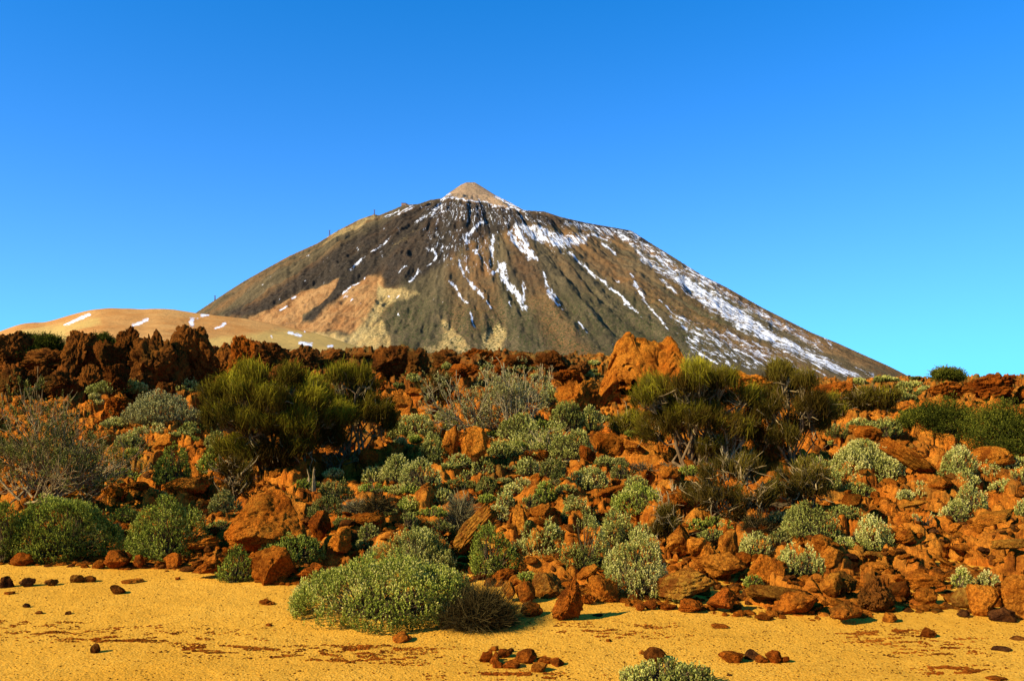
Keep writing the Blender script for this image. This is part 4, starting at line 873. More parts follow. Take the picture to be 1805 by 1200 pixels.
BG = 'boulders on the slope'
for a in [  # px, base row, width, height, material, kind, label, turn, landmark
    (471, 984, 170, 124, 'orange', 'angular', 'largest orange boulder on the slope, smooth domed top with a crack', 0, 'largest orange boulder'),
    (563, 958, 40, 60, 'rust', 'angular', 'dark-sided rock leaning on the right end of the largest orange boulder', 0, None),
    (479, 1032, 84, 70, 'orange', 'angular', 'pyramid-shaped orange boulder on the gravel edge between two small shrubs', 0, 'pyramid-shaped boulder'),
    (548, 1026, 50, 34, 'rust', 'slab', 'flat brown block at the right foot of the pyramid-shaped boulder', 0, None),
    (350, 983, 78, 40, 'orange', 'slab', 'flat-topped orange block right of the leafy shrub on the left gravel edge', -3, 'flat-topped orange block'),
    (362, 1021, 54, 34, 'orange', 'angular', 'wedge-shaped orange rock on the gravel below the flat-topped block', -12, None),
    (305, 1002, 32, 30, 'rust', 'angular', 'small square rust rock standing left of the flat-topped block', 0, None),
    (204, 1005, 54, 36, 'rust', 'angular', 'brown angular boulder on the gravel edge between the two big left shrubs', 0, 'brown gravel-edge boulder'),
    (244, 1003, 20, 27, 'rust', 'angular', 'narrow upright rust stone right of the brown gravel-edge boulder', 0, None),
    (41, 998, 42, 25, 'rust', 'round', 'rounded rust boulder in front of the big left shrub', 0, None),
    (645, 931, 66, 28, 'orange', 'round', 'low domed orange rock left of the dark grass tuft', 0, None),
    (600, 986, 58, 58, 'orange', 'angular', 'cracked orange boulder behind the big foreground shrub, on its left', -20, 'cracked orange boulder'),
    (829, 998, 84, 116, 'ochre', 'slab', 'long leaning ochre slab with a black shadow beside it', -52, 'leaning ochre slab'),
    (738, 944, 16, 30, 'rust', 'angular', 'thin upright stone below the small round sage shrub', 0, None),
    (890, 1027, 46, 27, 'rust', 'slab', 'dark rust block on the gravel edge under the dense middle shrubs', 0, None),
    (897, 1061, 34, 38, 'orange', 'angular', 'leaning orange stone at the left end of the gravel-edge boulder line', 18, None),
    (927, 1063, 34, 40, 'rust', 'round', 'rounded upright rust stone beside the leaning orange one', 0, None),
    (966, 1052, 60, 46, 'ochre', 'angular', 'ochre-faced boulder in the middle of the gravel edge', 0, 'ochre-faced boulder'),
    (937, 1088, 42, 27, 'rust', 'angular', 'brown stone lying forward on the gravel below the ochre-faced boulder', 0, None),
    (1000, 1096, 58, 80, 'rust', 'crag', 'tall gnarled rust rock standing on the gravel edge', 0, 'tall gnarled rock'),
    (1036, 1032, 46, 38, 'orange', 'angular', 'orange rock above and right of the tall gnarled rock', -25, None),
    (1064, 1064, 56, 52, 'orange', 'angular', 'triangular orange boulder left of the tall pale shrub', 0, 'triangular orange boulder'),
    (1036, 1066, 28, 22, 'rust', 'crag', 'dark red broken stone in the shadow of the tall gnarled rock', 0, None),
    (1129, 1077, 18, 15, 'rust', 'round', 'small rust stone at the foot of the tall pale shrub', 0, None),
    (1147, 1075, 26, 18, 'rust', 'round', 'rounded brown stone left of the overhanging slab', 0, None),
    (1206, 1066, 112, 62, 'ochre', 'slab', 'broad ochre slab resting on the gravel edge, left half of the overhang', -7, 'broad ochre slab'),
    (1268, 1030, 92, 60, 'orange', 'angular', 'orange block bridging the black hollow above the gravel', 6, 'bridging orange block'),
    (1273, 1084, 62, 48, 'rust', 'angular', 'bright faceted boulder set in the mouth of the black hollow', -16, 'faceted boulder in the hollow'),
    (1219, 1081, 46, 27, 'rust', 'slab', 'low dark stone left of the faceted boulder in the hollow', 0, None),
    (1178, 1076, 34, 13, 'rust', 'slab', 'thin flat stone under the left end of the broad ochre slab', 0, None),
    (1371, 1070, 122, 42, 'ochre', 'slab', 'wide flat ochre slab right of the black hollow', 3, 'wide flat ochre slab'),
    (1404, 1088, 68, 44, 'rust', 'angular', 'dark-faced block under the right half of the wide flat slab', 0, None),
    (1345, 1094, 36, 11, 'orange', 'slab', 'flat chip of orange rock on the gravel before the wide flat slab', 0, None),
    (1268, 1107, 30, 7, 'rust', 'slab', 'thin reddish chip half buried in gravel below the hollow', 0, None),
    (1228, 995, 44, 50, 'orange', 'angular', 'ochre-topped rock above the broad ochre slab', -15, None),
    (1255, 1010, 42, 54, 'orange', 'spire', 'cone-shaped bright orange rock above the bridging block', 0, None),
    (1284, 989, 38, 56, 'orange', 'angular', 'upright slab-sided orange rock left of the rounded shrub cushion', 0, None),
    (1310, 1006, 30, 36, 'rust', 'angular', 'small square rock between the upright rock and shrub cushion', 0, None),
    (1351, 1028, 66, 54, 'orange', 'angular', 'large orange rock under the rounded shrub cushion', 0, None),
    (1466, 1057, 40, 48, 'orange', 'angular', 'orange rock right of the wide flat slab', 0, None),
    (1484, 1050, 58, 42, 'ochre', 'slab', 'layered ochre rock above the boulder with the olive base', -6, None),
    (1468, 1008, 44, 46, 'orange', 'angular', 'blocky orange rock right of the pale shrub above the flat slab', 0, None),
    (1457, 974, 50, 32, 'orange', 'angular', 'orange rock under the twiggy sage shrub, right side', 0, None),
    (1541, 1081, 68, 66, 'brown', 'crag', 'dark knobbly round boulder standing on the right gravel edge', 0, 'dark knobbly boulder'),
    (1494, 1103, 62, 44, 'rust', 'angular', 'boulder with an olive base in front of the dark knobbly one', 8, None),
    (1570, 1098, 28, 19, 'orange', 'angular', 'small peaked stone right of the dark knobbly boulder', 0, None),
    (1631, 1067, 38, 32, 'orange', 'round', 'rounded orange rock on the right gravel edge', 0, 'rounded orange gravel-edge rock'),
    (1621, 1045, 58, 36, 'orange', 'angular', 'wide orange rock resting above the rounded one', 0, None),
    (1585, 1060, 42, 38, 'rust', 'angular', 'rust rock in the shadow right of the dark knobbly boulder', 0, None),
    (1698, 1073, 44, 38, 'ochre', 'round', 'ochre rock below the bright green little shrub', 0, None),
    (1699, 1089, 24, 16, 'dark', 'angular', 'small dark stone at the foot of the ochre rock', 0, None),
    (1738, 1089, 58, 60, 'orange', 'angular', 'upright orange block below the pale little shrub on the right', 0, None),
    (1765, 1098, 42, 30, 'dark', 'angular', 'dark olive wedge-shaped stone on the right gravel edge', 0, 'dark wedge-shaped stone'),
    (1795, 1092, 64, 80, 'orange', 'angular', 'tall orange boulder cut by the right edge of the picture', 0, 'tall right-edge boulder'),
    (1545, 1009, 56, 18, 'orange', 'slab', 'lower of two thin stacked slabs under the tall-sprigged shrub', 0, None),
    (1543, 991, 54, 20, 'ochre', 'slab', 'upper of two thin stacked slabs under the tall-sprigged shrub', 5, None),
    (1668, 1009, 46, 36, 'orange', 'slab', 'tilted orange slab with a black gap beneath, right slope', 35, None),
    (1693, 989, 44, 28, 'rust', 'layer', 'layered rust slab above the tilted orange slab', 25, None),
    (1545, 926, 36, 32, 'orange', 'angular', 'bright orange knob above the tall-sprigged shrub', 0, None),
    (1504, 903, 42, 32, 'orange', 'angular', 'orange rock right of the olive-brown slab under the pale spreading shrub', -8, None),
    (1780, 978, 66, 30, 'ochre', 'slab', 'olive-topped slab near the right edge, halfway up', -10, None),
    (1745, 940, 92, 44, 'orange', 'slab', 'long orange slab sloping under the right pair of sage cushions', -16, 'long sloping orange slab'),
    (1614, 850, 112, 80, 'orange', 'layer', 'long layered orange slab slanting down the right slope', 35, 'long slanting layered slab'),
    (1748, 820, 78, 34, 'orange', 'round', 'orange mound behind the right sage shrubs, below the evergreens', 0, None),
    (1533, 778, 50, 28, 'orange', 'angular', 'orange rock behind the top of the pale spreading shrub', 0, None),
    (1073, 814, 56, 52, 'orange', 'angular', 'orange boulder left of the three-branched dark bush foot, mid slope', 0, 'mid-slope orange boulder'),
    (1120, 814, 60, 42, 'orange', 'slab', 'striped orange slab right of the mid-slope orange boulder', 24, None),
    (793, 808, 30, 60, 'orange', 'angular', 'narrow upright half of the split orange rock in mid slope', 0, None),
    (836, 814, 52, 64, 'orange', 'angular', 'broad right half of the split orange rock in mid slope', 0, 'split orange rock'),
    (1035, 816, 30, 32, 'rust', 'angular', 'small upright rust rock left of the mid-slope orange boulder', 0, None),
    (950, 810, 38, 18, 'orange', 'slab', 'low flat orange rock among twiggy shrubs, centre', 0, None),
    (708, 724, 42, 30, 'orange', 'angular', 'orange rock right of the left broom bush, near its top', 0, None),
    (732, 702, 34, 20, 'orange', 'angular', 'small orange rock above the long sage cushion', 0, None),
    (757, 730, 44, 16, 'orange', 'slab', 'flat orange slab behind the long sage cushion', 0, None),
    (916, 942, 36, 56, 'orange', 'angular', 'upright orange rock above the dense middle shrubs', -10, None),
    (960, 918, 46, 32, 'orange', 'angular', 'orange rock left of the round middle cushion', 0, None),
    (1078, 888, 60, 34, 'orange', 'angular', 'orange rock above the leafy shrub left of the dark twigs', -20, None),
    (820, 892, 46, 30, 'orange', 'angular', 'orange rock up slope from the leaning ochre slab', 0, None),
    (213, 740, 62, 42, 'rust', 'crag', 'rusty boulder up the left slope, left of the silvery shrub', 0, 'rusty left boulder'),
    (329, 874, 78, 34, 'orange', 'round', 'long rounded orange boulder above the leafy left shrub', 0, 'long rounded orange boulder'),
    (423, 800, 32, 30, 'orange', 'angular', 'orange stone lit under the left edge of the left broom bush', 0, None),
    (200, 886, 38, 32, 'orange', 'angular', 'orange rock above the right end of the big left shrub', 0, None),
    (241, 874, 48, 26, 'orange', 'slab', 'elongated orange rock right of the dead branches on the left', 0, None),
    (125, 884, 28, 18, 'orange', 'round', 'small orange rock showing under the dead branches', 0, None),
    (450, 826, 44, 26, 'orange', 'slab', 'orange slab at the left foot of the left broom bush', 0, None),
    (386, 852, 34, 26, 'orange', 'angular', 'orange rock left of the dark bristly bush', 0, None),
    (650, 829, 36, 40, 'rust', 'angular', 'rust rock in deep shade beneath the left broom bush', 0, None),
    (255, 955, 34, 40, 'orange', 'angular', 'orange rock in the gap between the two big left shrubs', 0, None),
    (292, 800, 40, 36, 'orange', 'angular', 'orange rock up the left slope above the twin sage shrubs', 0, None),
    (700, 985, 44, 40, 'orange', 'angular', 'orange rock peeping out above the foreground shrub', 0, None),
    (1180, 850, 40, 30, 'orange', 'angular', 'orange rock at the left foot of the right broom bush', 0, None),
    (1190, 905, 46, 44, 'orange', 'angular', 'orange rock right of the bare dark twigs, below the right broom', 0, None),
    (1195, 980, 46, 56, 'orange', 'angular', 'orange rock right of the tall pale shrub', 0, None),
    (1610, 905, 50, 24, 'ochre', 'slab', 'ochre slab below the slanting layered slab', -12, None),
    (1660, 870, 46, 30, 'orange', 'angular', 'orange block at the lower end of the slanting layered slab', 0, None),
    (1590, 960, 48, 34, 'orange', 'angular', 'orange rock right of the tall-sprigged shrub', 0, None)]:
    px, b, w_, h, mt, kd, lab, rt, lm = a
    rock(px, b, w_, h, mt, kd, lab, 'boulder' if w_ > 48 else 'rock', rt, lm, .14, None, BG, prof=[(-1, .45), (-.5, .8), (0, 1), (.5, .95), (1, .7)] if px == 471 else [(-1, .5), (-.2, .7), (.5, 1), (1, .85)] if px == 1000 else None)

GG = 'loose stones on the gravel'
for a in [
    (10, 1037, 26, 22, 'dark', 'round', 'dark round stone at the very left edge of the gravel'),
    (49, 1035, 28, 18, 'dark', 'round', 'darkest of the row of three round stones on the left gravel'),
    (90, 1033, 23, 14, 'brown', 'round', 'greyish brown stone, rightmost of the left row of three round stones'),
    (136, 1027, 22, 15, 'rust', 'angular', 'left half of the split flat reddish stone on the left gravel'),
    (157, 1026, 24, 12, 'rust', 'slab', 'right half of the split flat reddish stone on the left gravel'),
    (234, 1028, 38, 8, 'orange', 'slab', 'flat bright orange chip on the gravel below the brown gravel-edge boulder'),
    (210, 1047, 26, 17, 'brown', 'angular', 'brown stone with a dark right side, centre of the left gravel'),
    (17, 1048, 18, 6, 'rust', 'slab', 'low red chip just below the dark stone at the left edge'),
    (46, 1071, 14, 8, 'dark', 'angular', 'tiny dark stone on the left gravel, below the row of three'),
    (69, 1082, 16, 6, 'brown', 'slab', 'tiny flat brown stone, middle of three scattered ones on the left gravel'),
    (120, 1084, 13, 7, 'brown', 'angular', 'tiny brown stone, rightmost of three scattered ones on the left gravel'),
    (169, 1151, 17, 17, 'brown', 'angular', 'lone upright little stone low on the left gravel'),
    (313, 1022, 9, 6, 'rust', 'round', 'pebble-sized rust stone below the small square rust rock'),
    (531, 1043, 18, 12, 'orange', 'angular', 'orange stone at the top left edge of the foreground shrub'),
    (472, 1066, 30, 13, 'rust', 'crag', 'crumbly red stone on the gravel left of the foreground shrub'),
    (474, 1104, 13, 6, 'rust', 'slab', 'tiny red stone on the gravel left of the foreground shrub base'),
    (708, 1133, 36, 19, 'rust', 'angular', 'wedge stone with a short shadow just below the foreground shrub'),
    (857, 1168, 26, 22, 'rust', 'round', 'leftmost stone of the ring of stones on the gravel'),
    (872, 1172, 18, 24, 'rust', 'round', 'second stone from the left in the stone ring, leaning'),
    (870, 1147, 18, 10, 'orange', 'slab', 'small top stone at the back left of the stone ring'),
    (889, 1160, 30, 18, 'rust', 'angular', 'back stone of the ring with a dark knob beside it'),
    (901, 1150, 11, 9, 'dark', 'round', 'little dark knob topping the stone ring'),
    (878, 1177, 20, 17, 'rust', 'angular', 'small front left stone of the stone ring'),
    (901, 1178, 32, 16, 'rust', 'slab', 'flat front stone in the middle of the stone ring'),
    (926, 1170, 42, 28, 'rust', 'angular', 'largest stone of the stone ring'),
    (950, 1185, 32, 19, 'orange', 'round', 'orange stone lying furthest forward in the stone ring'),
    (959, 1170, 30, 14, 'rust', 'slab', 'low stone right of the largest one in the stone ring'),
    (982, 1175, 27, 17, 'rust', 'angular', 'rightmost dark-sided stone of the stone ring'),
    (1155, 1167, 42, 28, 'brown', 'round', 'rounded half-brown stone above the shrub at the bottom edge'),
    (1133, 1152, 15, 7, 'orange', 'round', 'little orange stone left of the rounded half-brown one'),
    (1073, 1131, 11, 6, 'orange', 'round', 'single bright orange pebble on the middle gravel'),
    (1054, 1087, 20, 5, 'dark', 'slab', 'thin dark chip on the gravel right of the tall gnarled rock'),
    (1289, 1168, 46, 22, 'rust', 'angular', 'leftmost and widest stone of the short row on the right gravel'),
    (1324, 1163, 26, 20, 'dark', 'round', 'darkest stone in the short row on the right gravel'),
    (1342, 1169, 22, 17, 'rust', 'round', 'small rust stone in the middle of the short row'),
    (1362, 1169, 30, 25, 'rust', 'round', 'tallest rounded stone of the short row on the right gravel'),
    (1383, 1168, 18, 13, 'rust', 'angular', 'rightmost little stone of the short row'),
    (1285, 1191, 10, 4, 'dark', 'slab', 'dark sliver of stone below the short row'),
    (1635, 1124, 28, 18, 'rust', 'angular', 'angular rust stone alone on the right gravel'),
    (1763, 1148, 38, 10, 'dark', 'slab', 'flat dark stone on the gravel near the right edge'),
    (1756, 1200, 36, 9, 'rust', 'slab', 'flat red stone at the bottom right edge'),
    (1793, 1128, 26, 8, 'brown', 'slab', 'half-buried brown stone below the tall right-edge boulder')]:
    px, b, w_, h, mt, kd, lab = a
    if kd == 'round' and px != 1155: kd = 'angular'
    rock(px, b, w_, h, mt, kd, lab, 'stone', 0, None, .35, 4 if w_ > 20 else 3, GG, cat='stone')

# ================================================================== broom bushes
broom(497, 862, 292, 632, 'biggest yellow-green broom bush on the left of the slope', seed=3, dens=1.3, lmk='left broom bush', tone0=.68, skew=-.04)
broom(622, 835, 170, 640, 'darker broom bush touching the right side of the biggest one', 'broom', seed=5, tone0=.55, dens=1.1)
broom(1230, 838, 258, 634, 'broad broom bush with bare pale stems in its middle, right of centre', 'broom', seed=8, dens=.95, lmk='right broom bush', tone0=.58, bare=.15, shell=.55)
broom(1400, 835, 165, 642, 'tall dark broom bush against the volcano foot, with a tuft on top', 'broom_dark', seed=12, lmk='tall dark broom bush', tone0=.66, skew=-.05)
broom(1377, 700, 52, 634, 'small crest of broom sticking up above the tall dark bush', 'broom_dark', seed=14, tone0=.62, trunks=6)
broom(1290, 934, 175, 800, 'low brownish broom bush sprawling below the right broom bush', 'broom_dark', seed=15, dens=.8, lmk='low brownish broom bush', tone0=.55, bare=.15)
broom(1425, 905, 120, 808, 'dim brownish-green bush beneath the tall dark broom bush', 'broom_dark', seed=16, dens=.7, tone0=.7, bare=.2)
broom(1108, 772, 66, 722, 'pale green low bush at the left skirt of the right broom bush', 'broom', seed=17, tone0=.8, trunks=6)
broom(1470, 752, 64, 694, 'soft olive bush right of the tall dark broom bush', 'broom', seed=18, tone0=.62, trunks=6)
broom(1510, 724, 66, 682, 'olive bush left of two small ones under the volcano foot', 'broom_dark', seed=19, tone0=.7, trunks=6)
broom(1558, 724, 54, 684, 'olive bush right of two small ones under the volcano foot', 'broom', seed=20, tone0=.55, trunks=6)
broom(415, 888, 74, 800, 'dark bristly bush left of the trunk of the left broom bush', 'broom_dark', seed=21, tone0=.35, trunks=6)
broom(770, 715, 70, 655, 'thin brownish brush on the middle slope behind the pale dead shrub', 'broom_dark', seed=22, tone0=.45, bare=.5, trunks=6)
broom(1175, 962, 66, 888, 'dark twiggy bush behind the right side of the tall pale shrub', 'broom_dark', seed=24, tone0=.3, trunks=6)
juniper(1668, 790, 124, 700, 'dark evergreen bush above the slanting layered slab', 41, 'left evergreen bush')
juniper(1768, 806, 140, 696, 'widest dark evergreen bush, at the right edge of the picture', 42, 'right evergreen bush')
juniper(1610, 760, 50, 722, 'low green evergreen sprig left of the two evergreen bushes', 43)
juniper(1668, 684, 48, 671, 'flat little evergreen poking above the right skyline', 44, dens=2)
juniper(84, 618, 52, 592, 'widest dark bush on the left skyline', 45, dens=2)
juniper(54, 612, 30, 590, 'small dark bush on the left skyline, left of the widest one', 46, dens=2)
juniper(180, 618, 40, 594, 'green bush in the saddle left of the peaked brown crag', 47, dens=2)
juniper(42, 638, 26, 612, 'small green bush low on the left ridge face', 48, dens=2)

# ================================================================== bare shrubs
dead(70, 893, 270, 668, 'large half-dead shrub with many grey branches at the left edge', 61, 'bark_mid', 17, .25, (4, 4, 4), 'large half-dead shrub', .30, 'sage_dark', flat=.5)
dead(165, 872, 190, 772, 'sprawling bare branches leaning right below the large half-dead shrub', 62, 'deadwood', 8, .9, (4, 4, 3), None, .15, 'sage_dark', flat=.35, upw=0)
dead(858, 775, 190, 640, 'pale bare shrub fanning out in the middle of the slope', 63, 'deadwood', 12, 0, (5, 4, 3), 'pale bare shrub', .4, 'silver', flat=.6)
dead(955, 818, 120, 755, 'tangle of thin grey branches right of the split orange rock', 64, 'deadwood', 9, -.2, (4, 4, 3), None, .4, 'sage', flat=.35)
dead(962, 685, 26, 640, 'single thin dead sapling standing against the middle ridge', 65, 'deadwood', 2, 0, (4, 3), flat=1.3, rad=.012)
dead(1150, 852, 96, 812, 'low dark bare twigs left of the low brownish broom bush', 66, 'twig_dark', 8, -.5, (4, 4, 3), None, 0, flat=.3)
dead(1280, 835, 90, 745, 'bare forked grey stems inside the right broom bush', 67, 'deadwood', 7, 0, (3, 3), None, 0, flat=.9, rad=.028)
dead(1180, 905, 60, 848, 'curved bare stem below the right broom bush', 68, 'deadwood', 5, -.5, (4, 3), None, 0, flat=.6, rad=.014)
dead(547, 872, 18, 822, 'pale split dead stem at the foot of the left broom bush', 69, 'bark_mid', 3, 0, (2, 2), None, 0, flat=1.4, rad=.022)
dead(1345, 905, 90, 868, 'thin bare branches in the shade right of the low brownish broom', 70, 'twig_dark', 6, .4, (4, 3), None, 0, flat=.4)
dead(560, 842, 150, 772, 'bare inner branches under the crown of the left broom bush', 71, 'bark', 9, 0, (4, 3), None, 0, flat=.6)

# ================================================================== grass and twig tufts
tuft(838, 1114, 150, 1040, 'dark dry tangle of twigs at the right end of the foreground shrub', 81, 'drygrass', 5600, .75, 'dry tangle beside the foreground shrub', 'dry_brush', .0045, 'dry brush')
tuft(668, 910, 64, 872, 'dark grass tuft above the foreground shrub, right of a domed rock', 82, 'drygrass', 800, .5, 'dark grass tuft')
tuft(626, 906, 46, 880, 'faded olive grass tuft left of the dark one', 83, 'palegrass', 500, .5)
tuft(812, 940, 50, 874, 'pale grey-green wispy tuft up slope of the leaning slab', 84, 'palegrass', 900, .3)
tuft(1335, 942, 60, 906, 'thin dry grass under the low brownish broom bush', 85, 'drygrass', 600, .4)
tuft(458, 1018, 36, 990, 'thin dry grass growing on the pyramid-shaped boulder', 86, 'drygrass', 260, .5)

# ================================================================== cushion shrubs
SH = [
    (676, 1114, 344, 972, 'largest green cushion shrub in the foreground, sitting on the gravel', 'sage_green', 'big foreground shrub', dict(dens=1.15, tone0=.62, lump=.2, name='cushion_shrub', lobes=9)),
    (722, 1020, 165, 930, 'grey-green cushion directly behind the largest foreground shrub', 'sage', None, {}),
    (765, 1012, 84, 942, 'dull green cushion right behind the foreground shrub, beside the leaning slab', 'sage_dark', None, dict(tone0=.7)),
    (112, 995, 214, 868, 'big bushy green shrub on the left gravel edge', 'sage_green', 'big left shrub', dict(tone0=.42, dens=1.15)),
    (8, 995, 66, 880, 'dark green shrub cut off by the left edge of the picture', 'sage_green', None, dict(tone0=.35)),
    (300, 994, 146, 874, 'bushy shrub right of the big left one, above the flat-topped block', 'sage_green', 'second left shrub', dict(tone0=.45)),
    (416, 1029, 68, 964, 'small green shrub left of the pyramid-shaped boulder', 'sage_green', None, dict(tone0=.45)),
    (515, 1000, 124, 938, 'small grey-green shrub in front of the largest orange boulder', 'sage_green', 'shrub before the largest boulder', dict(tone0=.5)),
    (865, 1022, 104, 926, 'stemmy green shrub left end of the dense middle group', 'sage_green', None, dict(tone0=.46)),
    (948, 1012, 98, 905, 'dense olive cushion in the centre of the middle group', 'sage', 'dense middle shrubs', dict(tone0=.50)),
    (1032, 1010, 92, 908, 'dense olive cushion touching the tall pale shrub', 'sage', None, dict(tone0=.48)),
    (1123, 1060, 122, 934, 'tall pale green shrub standing on the gravel edge', 'sage', 'tall pale shrub', dict(tone0=.72, up=.85)),
    (1130, 935, 112, 852, 'bright green cushion up slope of the tall pale shrub', 'sage_green', None, dict(tone0=.6)),
    (1086, 968, 70, 896, 'olive cushion between the middle group and bright cushion', 'sage', None, dict(tone0=.55)),
    (1022, 916, 70, 866, 'round pale cushion on orange rocks in the centre', 'sage', 'round middle cushion', {}),
    (960, 888, 42, 848, 'little upright green cushion in the centre of the slope', 'sage_green', None, {}),
    (937, 910, 34, 872, 'smallest cushion left of the round pale one', 'sage', None, {}),
    (891, 902, 34, 864, 'small upright sage tuft above the dense middle group', 'sage', None, dict(up=.9)),
    (1040, 877, 80, 822, 'pale cushion above the round middle one', 'sage', None, dict(tone0=.62)),
    (1098, 850, 46, 812, 'dull small shrub below the mid-slope orange boulder', 'sage_dark', None, dict(tone0=.8)),
    (742, 866, 78, 808, 'round pale sage cushion right of the left broom bush', 'sage', 'round pale sage cushion', dict(tone0=.62)),
    (762, 812, 56, 764, 'sage cushion just above the round pale one', 'sage', None, {}),
    (698, 852, 58, 798, 'sage cushion in the shade at the right of the left broom bush', 'sage', None, dict(tone0=.6)),
    (730, 772, 104, 730, 'long low sage cushion right of the left broom bush', 'sage', 'long sage cushion', dict(tone0=.62)),
    (881, 812, 50, 776, 'sage shrub right of the split orange rock', 'sage', None, {}),
    (851, 842, 44, 804, 'sage shrub under the split orange rock', 'sage', None, {}),
    (928, 848, 52, 806, 'sage shrub below the tangle of grey branches', 'sage', None, dict(tone0=.5)),
    (974, 842, 48, 800, 'dim sage shrub right of the one below the tangle', 'sage_dark', None, dict(tone0=.8)),
    (913, 778, 76, 728, 'olive shrub at the right foot of the pale bare shrub', 'sage', None, dict(tone0=.4)),
    (998, 762, 78, 706, 'olive shrub below the smooth orange mound', 'sage', 'olive shrub below the mound', dict(tone0=.45)),
    (1042, 762, 44, 714, 'upright sage shrub at the foot of the great orange crag', 'sage', None, {}),
    (1010, 812, 86, 758, 'wide olive shrub left of the mid-slope orange boulder', 'sage', None, dict(tone0=.45)),
    (967, 714, 42, 676, 'yellowish sage shrub left of the smooth orange mound', 'sage', None, dict(tone0=.6)),
    (1530, 862, 138, 772, 'largest pale sage cushion on the right slope, spreading', 'sage', 'pale spreading shrub', dict(tone0=.70, dens=1.2)),
    (1447, 866, 72, 806, 'sage shrub left of the largest pale right cushion', 'sage', None, dict(tone0=.55)),
    (1560, 775, 60, 736, 'sage tuft on orange rock above the largest pale right cushion', 'sage', None, {}),
    (1520, 756, 56, 738, 'thin sage streak above the largest pale right cushion, further left', 'sage', None, {}),
    (1690, 838, 64, 784, 'pale sage shrub below the left evergreen bush', 'sage', None, dict(tone0=.7)),
    (1742, 844, 72, 800, 'pale sage shrub right of the one below the evergreen', 'sage', None, dict(tone0=.68)),
    (1790, 828, 50, 804, 'low sage shrub under the right evergreen bush', 'sage', None, dict(tone0=.65)),
    (1800, 866, 36, 824, 'sage shrub cut by the right edge, under the evergreen', 'sage', None, {}),
    (1708, 908, 70, 852, 'upper rounded cushion of the right pair of pale cushions', 'sage', 'right pair of sage cushions', dict(tone0=.74)),
    (1684, 923, 66, 878, 'lower rounded cushion of the right pair of pale cushions', 'sage', None, dict(tone0=.72)),
    (1628, 928, 42, 880, 'small pale cushion left of the right pair', 'sage', None, dict(tone0=.74)),
    (1802, 912, 26, 880, 'little pale cushion at the right edge beside the long sloping slab', 'sage', None, dict(tone0=.7)),
    (1330, 986, 76, 936, 'rounded pale cushion above the wide flat ochre slab', 'sage', 'rounded right cushion', dict(tone0=.70)),
    (1408, 1018, 90, 950, 'pale cushion right of the rounded one, above the flat slab', 'sage', None, dict(tone0=.68, up=.8)),
    (1425, 958, 108, 884, 'dark twiggy sage shrub above the two pale right cushions', 'sage', None, dict(tone0=.38, up=.85)),
    (1536, 974, 80, 910, 'pale shrub of tall upright sprigs right of the twiggy one', 'sage', 'tall-sprigged shrub', dict(tone0=.72, up=.97, tall=1.7, dens=.8)),
    (1697, 1040, 44, 1000, 'bright green little shrub near the right gravel edge', 'sage_green', None, dict(tone0=.72)),
    (1740, 1037, 42, 1006, 'pale little shrub right of the bright green one', 'sage', None, dict(tone0=.72)),
    (1328, 1040, 34, 1014, 'tiny green shrub growing above the black hollow', 'sage_green', None, {}),
    (1200, 1066, 28, 1042, 'tiny dark shrub on the face of the broad ochre slab', 'sage_dark', None, dict(tone0=.8)),
    (1175, 1232, 184, 1166, 'shrub rising from the bottom edge of the picture', 'sage', 'bottom-edge shrub', dict(tone0=.52, up=.8)),
    (302, 856, 76, 780, 'green shrub above the second left shrub, left of a twin', 'sage_green', 'left twin sage shrub', dict(tone0=.52)),
    (371, 846, 62, 788, 'green shrub right of its twin, left of the dark bristly bush', 'sage_green', None, dict(tone0=.55)),
    (380, 796, 44, 758, 'dull shrub behind the right twin shrub', 'sage', None, dict(tone0=.4)),
    (332, 768, 42, 744, 'small sage shrub right under the silvery shrub', 'sage', None, {}),
    (266, 770, 64, 746, 'pale low sage shrub left under the silvery shrub', 'sage', None, dict(tone0=.7)),
    (200, 758, 54, 736, 'low sage shrub right of the large half-dead shrub top', 'sage', None, {}),
    (285, 750, 140, 690, 'silvery grey shrub of fine stems on the left slope', 'silver', 'silvery shrub', dict(tone0=.62, up=.85, tall=1.5)),
    (328, 700, 84, 668, 'sage shrub at the foot of the pointed brown spire', 'sage', None, {}),
    (208, 702, 110, 676, 'low dull sage strip below the wide brown massif', 'sage', None, dict(tone0=.45)),
    (296, 664, 28, 640, 'small bright shrub growing in the massif beside the spire', 'sage_green', None, {}),
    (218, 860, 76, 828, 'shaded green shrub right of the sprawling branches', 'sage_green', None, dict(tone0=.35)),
    (918, 716, 70, 672, 'silvery twiggy shrub right behind the pale bare shrub', 'silver', None, dict(tone0=.7, up=.8)),
    (720, 936, 36, 902, 'small round sage shrub right of the dark grass tuft', 'sage', None, {}),
    (930, 1030, 36, 1008, 'little green shrub between gravel-edge boulders under the middle group', 'sage_green', None, {}),
]
for i, (px, b, w_, tp, lab, mt, lm, kw) in enumerate(SH):
    sage(px, b, w_, tp, lab, mt, seed=200 + i * 3, lmk=lm, **kw)

